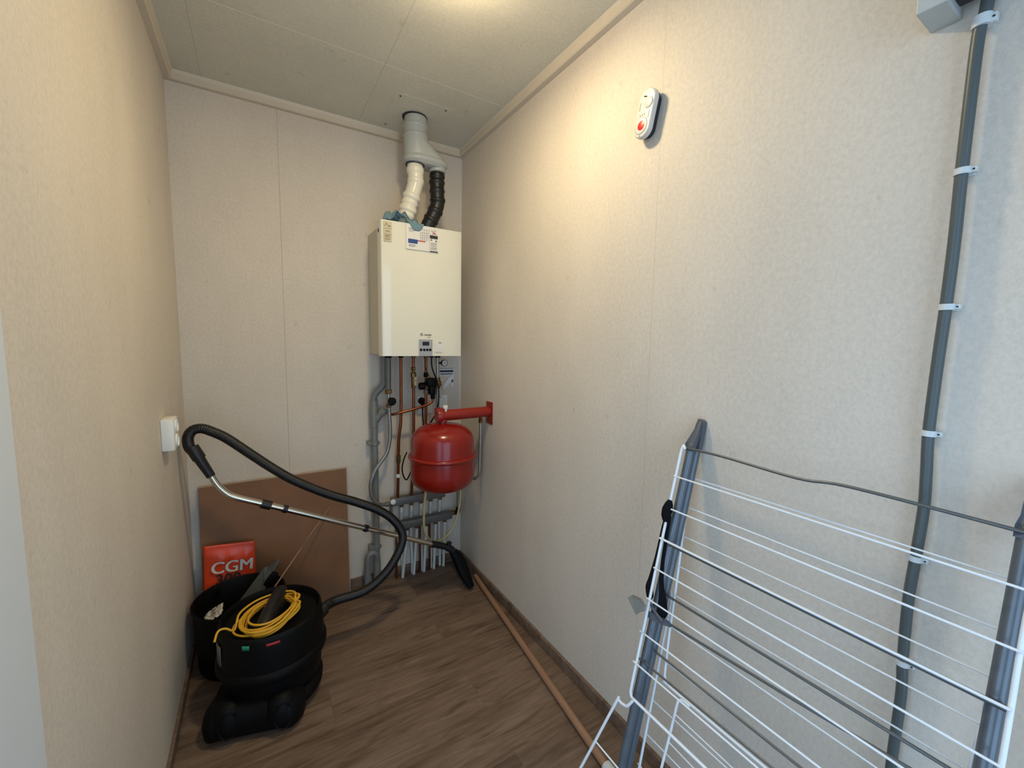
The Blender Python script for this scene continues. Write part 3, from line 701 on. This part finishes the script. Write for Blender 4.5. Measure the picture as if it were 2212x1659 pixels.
MB().lathe([(.013, 0), (.013, -.0015), (.011, -.002), (.0085, -.0005), (.006, -.0015), (0, -.0015)], (-.075, -1.944, 1.862), 'x', 24).build('screw_cap', M['boxg'], t)
MB().b2((-.0772, -1.948, 1.8605), (-.0758, -1.940, 1.8635)).build('screw_slot', M['screwm'], t)
MB().b2((-.068, -1.974, 1.848), (-.022, -1.957, 1.862), .001).b2((-.068, -2.10, 1.852), (-.030, -1.972, 1.862), .001).build('cable_inlet', M['inkd'], t)['label'] = 'dark recessed inlet under the box'
# small dark mark left on the wall beside it
# ------------------------------------------------------------------ left wall socket
t = thing('wall_socket', (-W, -.46, .93), 'white surface-mounted double socket on the left wall above the vacuum hose', 'socket')
MB().b2((-W, -.508, .932), (-W + .034, -.425, 1.036), .004).build('housing', M['white'], t)
for z in (.960, 1.008):
    MB().lathe([(.0225, -.002), (.0225, .003), (.019, .005), (.019, .001), (0, .001)], (-W + .034, -.466, z), 'x', 28).build('socket_well', M['white'], t)

# ------------------------------------------------------------------ leaning board
bx = MB().prism([(-1.243, -.062, .002), (-.645, -.062, .002), (-.642, -.017, .652), (-1.243, -.017, .652)], (0, .010, 0))
o = tag(bx.build('hardboard_sheet', M['board'], smooth=False), 'brown square board leaning on the back wall behind the bucket', 'board')
bx = MB().prism([(-.6445, -.0635, .0025), (-.6405, -.0635, .0025), (-.6375, -.0185, .6525), (-.6415, -.0185, .6525)], (0, .010, 0)).b2((-1.243, -.018, .6525), (-.638, -.0065, .6555))
bx.build('pale_edge', M['boardedge'], o, smooth=False)['label'] = 'pale raw edge of the board'
# thin strip
tag(MB().cyl((-.985, -.285, .255), (-.727, -.0485, .478), .0034, n=6).build('thin_batten', M['slimwood']), 'thin wooden strip leaning from the bucket to the brown board', 'stick')

# ------------------------------------------------------------------ bucket with bits in it
BC = V(-1.100, -.265, 0)
prof = [(.0, .003), (.138, .003), (.143, 0), (.146, .012), (.152, .14), (.157, .245), (.162, .247), (.163, .258), (.158, .262), (.154, .258), (.149, .14), (.142, .016), (0, .014)]
t = thing('bucket', tuple(BC), 'black round builders bucket against the left wall behind the vacuum cleaner', 'bucket')
MB().lathe(prof, BC, n=56).build('tub', M['blackm'], t, ang=50)
for s in (-1, 1):
    MB().box(BC + V(.155 * math.cos(2.2) * s, .155 * math.sin(2.2) * s * -1 if s < 0 else .155 * math.sin(2.2), .225), (.018, .03, .03), Matrix.Rotation(2.2, 3, 'Z'), .003).build('handle_lug', M['blackm'], t)
MB().tube(cat([BC + V(.158 * math.cos(a), .158 * math.sin(a), .248) for a in [x * PI / 10 + 2.6 for x in range(11)]], 4), .003, 8).build('bail_handle', M['darksteel'], t)
# dark blade
a, b, c, d, e = V(-1.150, -.300, .19), V(-1.008, -.235, .343), V(-.955, -.235, .356), V(-1.012, -.27, .262), V(-1.035, -.30, .225)
th = (.0, -.003, .0008)
t = tag(MB().prism([a, a.lerp(b, .96), b + V(.004, 0, -.002), b.lerp(c, .3) + V(-.008, 0, -.01), c + V(-.006, 0, .0), c, d, e], th).build('plastering_trowel', M['darksteel'], smooth=False), 'dark grey metal trowel blade standing up out of the bucket', 'tool')
MB().box((-.990, -.262, .292), (.026, .022, .062), Matrix.Rotation(.75, 3, 'Y'), .006).build('handle', M['blackm'], t)['label'] = 'black plastic handle'
# paper sack scrap in the bucket
rc = random.Random(5); b = MB(); n = 10; g = []
for i in range(n):
    g.append([b.bm.verts.new((-1.222 + .062 * i / (n - 1) + rc.uniform(-.003, .003), -.315 + .085 * j / (n - 1) + rc.uniform(-.004, .004), .195 + .035 * (i / n) + rc.uniform(-.005, .005))) for j in range(n)])
for i in range(n - 1):
    for j in range(n - 1): b.bm.faces.new((g[i][j], g[i + 1][j], g[i + 1][j + 1], g[i][j + 1]))
o = b.build('paper_scrap', M['paper'], ang=20); o.modifiers.new('s', 'SOLIDIFY').thickness = .002
tag(o, 'crumpled white printed packet inside the bucket near the left wall', 'packet')
b = MB()
for j in range(5): b.box((-1.19 + .006 * (j % 2), -.30 + j * .012, .2215 + .003), (.022 - .004 * (j % 2), .003, .001), Matrix.Rotation(-.5, 3, 'Y'))
b.build('print', M['ink'], o, smooth=False)

# ------------------------------------------------------------------ orange foil bag
bm = MB(); nx, nz = 22, 40; zt = .405
c00, c10, c11, c01 = V(-1.243, -.100, .004), V(-1.052, -.100, .004), V(-1.044, -.070, .392), V(-1.231, -.070, .410)
for side in (1, -1):
    g = []
    for i in range(nx + 1):
        row = []
        for j in range(nz + 1):
            u, v = i / nx, j / nz
            p = c00.lerp(c10, u).lerp(c01.lerp(c11, u), v)
            seal = max(0, min(1, (.95 - v) * 12)) * max(0, min(1, v * 12)) * max(0, min(1, u * 6)) * max(0, min(1, (1 - u) * 6))
            q = .008 * seal + seal * (.0012 * math.sin(23 * u + 9 * v) + .0012 * math.sin(37 * v - 14 * u + 1) + .0009 * math.sin(60 * u + 45 * v))
            p = p + V(0, -side * q - (.0012 if side > 0 else 0), 0)
            row.append(bm.bm.verts.new(p))
        g.append(row)
    for i in range(nx):
        for j in range(nz): bm.bm.faces.new((g[i][j], g[i + 1][j], g[i + 1][j + 1], g[i][j + 1]))
    if side > 0: g0 = g
for i in range(nx):
    for j in (0, nz): bm.bm.faces.new((g0[i][j], g0[i + 1][j], g[i + 1][j], g[i][j]))
for j in range(nz):
    for i in (0, nx): bm.bm.faces.new((g0[i][j], g0[i][j + 1], g[i][j + 1], g[i][j]))
t = tag(bm.build('foil_bag', M['bag'], ang=180), 'orange-red bag lettered CGM 300 standing between bucket and brown board', 'bag')
xa = V(1, 0, -.090); ya = V(.035, .08, 1)
text('lettering', 'CGM', .070, M['paper'], t, frame((-1.130, -.0955, .305), xa, ya), bold=.0018, thick=.001)['label'] = 'white bold lettering CGM'
text('lettering', '300', .062, M['inkd'], t, frame((-1.148, -.0985, .254), xa, ya), bold=.0012, thick=.001)['label'] = 'black lettering 300'

# ------------------------------------------------------------------ vacuum cleaner
VC = V(-.992, -.548, 0)
t = thing('vacuum_cleaner', tuple(VC), 'black drum vacuum cleaner with coiled yellow cord and chrome wand', 'vacuum cleaner')
MB().lathe([(0, .060), (.130, .062), (.150, .075), (.156, .10), (.160, .15), (.160, .18), (.10, .18)], VC, n=56).build('drum', M['blackm'], t, ang=50)
MB().lathe([(.161, .16), (.172, .165), (.176, .175), (.176, .192), (.171, .20), (.166, .205)], VC, n=56).build('bumper_ring', M['blackm'], t, ang=50)
MB().lathe([(.168, .190), (.167, .25), (.163, .31), (.160, .322), (.156, .324), (.152, .318), (.146, .298), (.10, .292), (0, .292)], VC, n=56).build('lid', M['blackm'], t, ang=50)
b = MB()     # base with two rounded caster housings facing forward
b.lathe([(.0, .022), (.15, .022), (.168, .034), (.170, .055), (.160, .07), (.12, .075)], VC + V(-.01, -.005, 0), n=48)
b.build('base', M['blackm'], t, ang=50)
fb = MB(); rings = []
A0, A1 = V(-1.128, -.642, 0), V(-.976, -.688, 0)          # centres of the two wheel arches
for z, e_ in ((.012, -.012), (.020, 0), (.05, .003), (.082, -.004), (.102, -.018), (.112, -.038)):
    ring = []; ax_ = (A1 - A0).normalized(); pv = V(ax_.y, -ax_.x, 0)
    for q in range(48):
        a = 2 * PI * q / 48; ca, sa = math.cos(a), math.sin(a)
        base_ = A1 if ca > 0 else A0
        r_ = .070 + e_ - .014 * max(0, 1 - abs(ca) * 2.2) * max(0, sa)
        ring.append(base_ * (1 if abs(ca) > .02 else 1) + ax_ * (math.copysign(abs(ca) ** .8, ca) * r_) + pv * (sa * (r_ + (.0 if sa > 0 else .05))) + V(0, 0, z))
    rings.append(ring)
loft(rings, M['blackm'], 'front_skirt', t)
for c_ in (A0, A1):
    h = MB().lathe([(0, .124), (.024, .121), (.040, .108), (.050, .085), (.054, .06), (.054, .04)], c_ + V(0, -.018, 0), n=32, sy=.96).build('wheel_arch', M['blackm'], t, ang=50)
    P = [c_ + V(.026 * math.cos(a), -.064 - .012 * (1 - abs(math.cos(a)) ** 2) + .014 * max(0, math.sin(a)), .068 + .038 * math.sin(a)) for a in [x * 2 * PI / 28 for x in range(28)]]
    MB().tube(P, .0024, 8, closed=True).build('moulded_ring', M['blackm'], h)
    MB().lathe([(0, -.009), (.016, -.009), (.021, -.005), (.021, .005), (.016, .009), (0, .009)], c_ + V(0, -.02, .0215), 'x', 20).build('caster', M['black'], h)
for cx, cy in ((-.875, -.47), (-1.075, -.44)):
    MB().lathe([(0, -.009), (.016, -.009), (.021, -.005), (.021, .005), (.016, .009), (0, .009)], (cx, cy, .0215), 'x', 20).build('caster', M['black'], t)
# raised carry handle
hd = MB(); rings = []
for s_, hh, ww in ((0, .004, .006), (.06, .022, .020), (.18, .038, .028), (.45, .050, .032), (.75, .060, .034), (.92, .064, .032), (1, .056, .026)):
    c0 = V(-1.040, -.655, 0).lerp(V(-.955, -.435, 0), s_); dr = V(-.36, 0, 0).normalized()
    dirv = (V(-.955, -.435, 0) - V(-1.04, -.655, 0)).normalized(); side = V(dirv.y, -dirv.x, 0)
    ring = []
    for q in range(13):
        a = PI * q / 12; ring.append(c0 + side * (ww * math.cos(a)) + V(0, 0, .291 + hh * math.sin(a) ** .8))
    rings.append(ring)
loft(rings, M['black'], 'carry_handle', t)
# coiled cord
rc = random.Random(11); cc = V(-1.000, -.560, 0); pts = []
turns = 9; NP = 119
for i in range(NP):
    a = 2 * PI * i / 14 + .3; k_ = i // 14
    ra = .066 + .0042 * ((k_ * 4) % 9) + .005 * math.sin(a * .37 + 1) + rc.uniform(-.0008, .0008)
    rb = .074 + .0044 * ((k_ * 5 + 2) % 9) + .006 * math.sin(a * .23)
    ca, sa = math.cos(a), math.sin(a)
    # loops stand a little higher at the right and drape over the handle
    x = ca * ra + sa * .018 + .007 * math.sin(k_ * 2.1); y = sa * rb + .008 * math.sin(k_ * 1.7 + 1)
    lift = .005 + .0034 * k_ + .022 * max(0, ca) ** 2 * (.5 + .5 * math.sin(k_ * 1.3) ** 2)
    pts.append(cc + V(x, y, .292 + .006 + lift + rc.uniform(-.001, .001)))
tail = [cc + V(-.105, -.03, .312), cc + V(-.13, -.035, .330), V(-1.150, -.600, .329), V(-1.158, -.625, .312), V(-1.155, -.64, .285)]
MB().tube(cat([V(-1.128, -.62, .306), V(-1.09, -.66, .303), V(-1.05, -.675, .303)] , 6), .0034, 8).build('cord_end', M['cordy'], t)
MB().tube(cat(pts + tail[:4], 4), .0036, 8).build('power_cord', M['cordy'], t)['label'] = 'coiled yellow power cord'
def curved_patch(name, a0, a1, z0, z1, mm, r=.1685):
    b = MB(); n = 6; o_, i_ = [], []
    for k_ in range(n + 1):
        a = a0 + (a1 - a0) * k_ / n
        for z in (z0, z1): o_.append(b.bm.verts.new(VC + V(r * math.cos(a), r * math.sin(a), z)))
    for k_ in range(n): b.bm.faces.new((o_[2 * k_], o_[2 * k_ + 2], o_[2 * k_ + 3], o_[2 * k_ + 1]))
    x = b.build(name, mm, t); x.modifiers.new('s', 'SOLIDIFY').thickness = .0008; return x
curved_patch('rating_label', math.radians(192), math.radians(206), .215, .285, M['ink'], .1692)
curved_patch('sticker', math.radians(237), math.radians(245), .294, .309, M['green'], .1655)['label'] = 'small green sticker'
curved_patch('badge', math.radians(262), math.radians(276), .297, .306, M['red'], .1652)['label'] = 'dark red badge'
MB().cyl((-.845, -.50, .215), (-.815, -.472, .222), .026, n=20).build('hose_inlet', M['black'], t)
HP = [(-.835, -.49, .218), (-.80, -.455, .222), (-.754, -.433, .218), (-.641, -.427, .222), (-.549, -.42, .276), (-.486, -.40, .348), (-.463, -.38, .411), (-.495, -.36, .477), (-.556, -.34, .531), (-.651, -.32, .582), (-.762, -.304, .633),
      (-.884, -.288, .706), (-.966, -.272, .769), (-1.044, -.256, .838), (-1.119, -.24, .905), (-1.165, -.233, .935), (-1.198, -.229, .950), (-1.226, -.228, .945), (-1.241, -.233, .920), (-1.238, -.241, .885), (-1.224, -.25, .868)]
P = resample(cat(HP, 14), .0024)
hose = MB().tube(P, lambda i: .0185 + (.0014 if i % 3 == 0 else 0), 14).build('vacuum_hose', M['rubber'], t, ang=80)
hose['label'] = 'long ribbed black suction hose'
MB().tube(cat([(-1.230, -.247, .885), (-1.219, -.25, .862), (-1.208, -.25, .838)], 4), .0225, 18).build('hose_cuff', M['black'], hose)
wand = MB().tube(cat([(-1.186, -.25, .79), (-1.176, -.25, .768), (-1.163, -.25, .738), (-1.145, -.25, .707), (-1.116, -.25, .675), (-1.075, -.25, .652), (-1.004, -.25, .618), (-.929, -.25, .582), (-.599, -.25, .421), (-.262, -.25, .257)], 8), .0125, 20).build('wand', M['chrome'], t, ang=60)
wand['label'] = 'bent chrome tube'
MB().tube([(-1.212, -.25, .845), (-1.200, -.25, .818), (-1.175, -.25, .763)], lambda i: (.019, .018, .0155)[i], 18).build('grip', M['black'], wand)
wd = (V(-.262, -.25, .257) - V(-.929, -.25, .582)).normalized()
MB().cyl(V(-1.012, -.25, .6215), V(-.978, -.25, .6055), .0185, .0185, 18).build('collar', M['black'], wand)
for p, r in ((V(-.927, -.25, .581), .0165), (V(-.599, -.25, .421), .0165)):
    MB().cyl(p - wd * .009, p + wd * .009, r, r, 18).build('collar', M['black'], wand)
noz = MB().tube(cat([(-.275, -.25, .263), (-.235, -.25, .247), (-.195, -.252, .228), (-.165, -.256, .205), (-.148, -.262, .175)], 6), lambda i: .0165 if i < 14 else .0185, 18)
noz.cyl((-.183, -.254, .232), (-.178, -.256, .252), .013, n=12)
noz = noz.build('nozzle_neck', M['black'], t)
# brush head standing on edge against the stick
b = MB(); rings = []
for p, rx, ry in (((-.158, -.258, .198), .022, .020), ((-.140, -.268, .168), .031, .024), ((-.124, -.282, .125), .034, .025), ((-.112, -.300, .085), .031, .022), ((-.098, -.318, .045), .024, .017), ((-.087, -.332, .014), .018, .014)):
    p = Vector(p); ring = []
    ax = V(.3, -.35, -.9).normalized(); u_ = V(1, .2, .3); u_ = (u_ - ax * u_.dot(ax)).normalized(); v_ = ax.cross(u_)
    for j in range(16):
        a = 2 * PI * j / 16; ring.append(p + u_ * rx * math.cos(a) + v_ * ry * math.sin(a) * (1 + .12 * math.sin(3 * a)))
    rings.append(ring)
loft(rings, M['blackm'], 'floor_nozzle', t)
b = MB()
rc = random.Random(2)
for i in range(60):
    s_ = i / 60; p = V(-.170, -.272, .15).lerp(V(-.112, -.332, .03), s_)
    b.cyl(p + V(.012, .006, .004), p + V(rc.uniform(-.018, -.008), rc.uniform(-.010, .004), rc.uniform(-.012, .0)), .0016, .0009, 4)
b.build('brush_strip', M['blackm'], t)

# ------------------------------------------------------------------ broom lying along the right wall
a_, b_ = V(-.020, -.245, .016), V(-.1435, -1.413, .016)
t = thing('broom', (-.08, -.8, .0), 'long wooden broom lying on the floor along the right wall', 'broom')
MB().tube([a_, a_.lerp(b_, .01), b_], lambda i: .009 if i == 0 else .0128, 18).build('handle', M['stickm'], t)
dr = (b_ - a_).normalized()
MB().cyl(b_ - dr * .03, b_ + dr * .03, .017, .021, 18).build('socket', M['saddle'], t)
sdv = V(-dr.y, dr.x, 0); c = b_ + dr * .055 + V(0, 0, .006)
rot = Matrix((sdv, dr, V(0, 0, 1))).transposed()
MB().box(c + sdv * -.03, (.24, .05, .035), rot, .006).build('head', M['darkred'], t)['label'] = 'red broom head'
b = MB()
rc = random.Random(4)
for i in range(26):
    for j in range(5):
        p = c + sdv * (-.03 - .11 + .22 * i / 25) + dr * .02 + V(0, 0, -.012 + .006 * j)
        b.cyl(p, p + dr * .06 + V(rc.uniform(-.004, .004), 0, rc.uniform(-.003, .003)), .002, .001, 4)
x = b.build('bristles', M['blackm'], t); x['kind'] = 'stuff'

# ------------------------------------------------------------------ drying rack leaning on the right wall
PN = V(-.9685, .0112, .2487).normalized(); PA = V(-.045, -1.53, 1.032)
def K(y, z, off=0.0):
    """point of the leaning rack plane at world y and z, pushed off towards the room"""
    x = PA.x + (off - PN.y * (y - PA.y) - PN.z * (z - PA.z)) / PN.x
    return V(x, y, z)
YL, YRt = -1.541, -2.101
t = thing('drying_rack', (-.2, -1.82, 0), 'folded white wire clothes drying rack with grey legs against the right wall', 'drying rack')
for y, s in ((YL, 1), (YRt, -1)):
    for off in (0, -.0225):
        dy = -.0015 if off else 0
        q = MB().tube([K(y + dy, 1.045, off), K(y + dy, .02, off)], .0108, 18).build('leg', M['rackleg'], t)
        MB().cyl(K(y + dy, .022, off), K(y + dy, .002, off), .0135, n=14).build('foot_cap', M['rackcap'], q)
    # pointed hinge cap
    f1 = [K(y + .012, 1.028, .011), K(y - .012, 1.028, .011), K(y - .012, 1.045, .011), K(y - .008, 1.102, -.009), K(y + .000, 1.102, -.009), K(y + .012, 1.045, .011)]
    MB().prism(f1, PN * -.012).build('hinge_cap', M['rackcap'], t, smooth=False)
    f2 = [K(y + .012, 1.028, -.0125), K(y - .014, 1.028, -.0125), K(y - .012, 1.103, -.0125), K(y - .006, 1.108, -.0125), K(y + .006, 1.108, -.0125), K(y + .010, 1.09, -.0125)]
    MB().prism(f2, PN * -.015).build('hinge_cap', M['rackcap'], t, smooth=False)
MB().tube(cat([K(-1.522, 1.034, .014), K(-1.635, 1.036, .014), K(-1.80, 1.031, .014), K(-1.89, 1.040, .014), K(-2.115, 1.038, .014)], 6), .0032, 10).build('top_bar', M['rackbar'], t)
# white wing on the room side
ZR = [1.037, 1.043, 1.038]
rodL = [K(-1.5432, 1.034, .028), K(-1.538, 1.042, .028), K(-1.5345, 1.034, .028), K(-1.534, 1.0, .028), K(-1.534, .9, .028), K(-1.535, .75, .028), K(-1.537, .6, .028), K(-1.538, .5, .028), K(-1.539, .435, .028), K(-1.542, .422, .028), K(-1.551, .416, .028)]
rodR = [K(YRt - .006, 1.034, .028), K(-2.110, 1.042, .028), K(-2.116, 1.03, .028), K(-2.116, .9, .028), K(-2.118, .75, .028), K(-2.119, .5, .028), K(-2.119, .44, .028), K(-2.116, .424, .028), K(-2.106, .417, .028)]
MB().tube(cat(rodL + [K(-1.60, .417, .028), K(-2.05, .420, .028)] + rodR[::-1], 5), .0036, 10).build('wing_frame', M['wire'], t)
def wire(y0, z0, y1, z1, off, mm='wire', r=.0021, name='wire'):
    return MB().tube([K(y0, z0, off), K(y1, z1, off)], r, 8).build(name, M[mm], t)
for z in (.964, .883, .806, .731, .654, .573, .497): wire(-1.531, z, -2.119, z + .004, .032)
MB().tube([K(-1.531, .806, .0345), K(-2.119, .811, .0345)], .0023, 8).build('wire', M['wire'], t)
# white wing on the wall side
MB().tube(cat([K(-1.537, 1.03, -.035), K(-1.537, .94, -.035), K(-1.547, .81, -.035), K(-1.556, .72, -.035), K(-1.562, .65, -.035), K(-1.569, .566, -.035), K(-1.578, .488, -.035), K(-1.581, .468, -.035), K(-1.590, .458, -.035), K(-1.622, .453, -.035),
                K(-2.04, .458, -.035), K(-2.07, .463, -.035), K(-2.078, .48, -.035), K(-2.085, .65, -.035), K(-2.093, .95, -.035), K(-2.095, 1.03, -.035)], 5), .0032, 10).build('wing_frame', M['wire'], t)
for y0, z0, y1, z1 in ((-1.538, .951, -2.094, .954), (-1.547, .876, -2.092, .878), (-1.553, .803, -2.09, .808), (-1.559, .729, -2.087, .738), (-1.564, .658, -2.083, .667), (-1.568, .583, -2.081, .590), (-1.577, .500, -2.079, .507)):
    wire(y0, z0, y1, z1, -.033, r=.0017)
# lower folded extension wings
lw = cat([K(-1.540, .650, -.045), K(-1.545, .645, -.045), K(-1.549, .60, -.045), K(-1.552, .50, -.045), K(-1.556, .36, -.045), K(-1.560, .22, -.045), K(-1.563, .12, -.045), K(-1.575, .108, -.045), K(-2.04, .108, -.045), K(-2.055, .12, -.045), K(-2.06, .36, -.045), K(-2.065, .65, -.045)], 5)
MB().tube(lw, .0034, 10).build('lower_wing_frame', M['wire'], t)
for z in (.386, .304, .225, .15): wire(-1.553, z, -2.062, z + .002, -.045, r=.0017)
lw = cat([K(-1.66, .452, -.030), K(-1.642, .4525, -.030), K(-1.634, .447, -.030), K(-1.630, .437, -.030), K(-1.628, .357, -.030), K(-1.625, .28, -.030), K(-1.622, .16, -.030)], 5)
MB().tube(lw, .0032, 10).build('shoe_rack_frame', M['wire'], t)
wire(-1.631, .412, -2.03, .405, -.030, r=.0016); wire(-1.628, .346, -2.03, .334, -.030, r=.0016)
# grey braces
MB().tube([K(-1.545, .793, .014), K(-2.113, .799, .014)], .0046, 10).build('cross_bar', M['rackbar'], t)
MB().tube([K(-1.552, .660, -.012), K(-2.09, .668, -.012)], .0030, 8).build('cross_bar', M['rackbar'], t)
MB().tube([K(-1.530, .497, .012), K(-2.09, .506, .012)], .0026, 8).build('cross_bar', M['rackbar'], t)
MB().tube([K(-1.553, .521, -.011), K(-2.09, .520, -.011)], .0028, 8).build('cross_bar', M['rackbar'], t)
MB().tube([K(-1.590, .618, .012), K(-1.85, .635, .012), K(-2.10, .655, .012)], .0030, 8).build('cross_bar', M['rackbar'], t)
MB().prism([K(-1.528, .617, .020), K(-1.545, .622, .020), K(-1.595, .625, .018), K(-1.600, .616, .018), K(-1.560, .606, .020), K(-1.530, .605, .020)], PN * -.006).build('locking_arm', M['rackcap'], t, smooth=False)
MB().tube(cat([K(-1.528, .648, .022), K(-1.548, .635, .024), K(-1.580, .620, .022)], 5), .0035, 8).build('locking_arm', M['rackcap'], t)
# small front wing that swings outward
fr = cat([K(-1.5608, .427, .040), K(-1.5534, .4116, .040), K(-1.5447, .3997, .040), K(-1.5301, .3958, .040), K(-1.5176, .3948, .040), K(-1.513, .3834, .041), V(-.3069, -1.45, .1694), V(-.345, -1.405, .03)], 6)
fr2 = [K(-1.56, .427, .040), K(-1.9, .43, .040), K(-2.06, .425, .040), V(-.30, -2.085, .30), V(-.345, -2.09, .05)]
MB().tube(fr, .0036, 10).build('front_wing_frame', M['wire'], t)
MB().tube(fr2, .0034, 10).build('front_wing_frame', M['wire'], t)
MB().tube([V(-.2837, -1.4809, .2612), V(-.2925, -2.083, .268)], .0021, 8).build('wire', M['wire'], t)

# black garment strap hung from the rack frame
def blob(path, rs, mm, name, **kw):
    P = cat(path, 6); n = len(P)
    def f(i):
        x = i / (n - 1) * (len(rs) - 1); a = int(x); b = min(a + 1, len(rs) - 1); return rs[a] + (rs[b] - rs[a]) * (x - a)
    return MB().tube(P, f, 12, flat=kw.get('flat', 1)).build(name, mm, kw.get('par'), ang=180)
t = thing('black_cloth_strap', tuple(K(-1.53, .66, .02)), 'black stocking-like cloth knotted onto the left side of the drying rack', 'cloth')
blob([K(-1.534, .903, .030), K(-1.5335, .893, .030), K(-1.5325, .878, .030), K(-1.5325, .862, .030), K(-1.535, .848, .030)], [.004, .010, .0135, .012, .006], M['blackcloth'], 'knot', par=t)
blob([K(-1.5335, .852, .026), K(-1.529, .83, .022), K(-1.5275, .80, .021), K(-1.5270, .75, .021), K(-1.5245, .70, .022), K(-1.524, .676, .022), K(-1.530, .655, .020), K(-1.533, .648, .020)], [.007, .007, .0062, .0065, .0075, .010, .009, .003], M['blackcloth'], 'strap', par=t)
blob([K(-1.534, .86, .016), K(-1.536, .80, .0145), K(-1.541, .74, .0145), K(-1.552, .69, .0145), K(-1.562, .66, .013), K(-1.567, .63, .010), K(-1.566, .607, .010)], [.004, .004, .0045, .006, .010, .013, .004], M['blackcloth'], 'strap', par=t, flat=.5)
# scrap of grey plastic
b = MB(); rc = random.Random(9)
pts = [V(-.197, -1.494, .642), V(-.193, -1.505, .654), V(-.193, -1.530, .658), V(-.195, -1.548, .648), V(-.198, -1.5495, .641), V(-.200, -1.540, .634), V(-.203, -1.527, .618)]
b.prism(pts, (-.004, .002, .001)).prism([p + V(-.005, .003 * (i % 2), -.002 * (i % 3)) for i, p in enumerate(pts)], (-.002, .001, .001))
tag(b.build('plastic_scrap', M['greyfilm'], smooth=False), 'crumpled dull grey plastic scrap caught at the rack frame beneath the black cloth', 'scrap')

for o in bpy.data.objects:
    if '_o' in o: del o['_o']
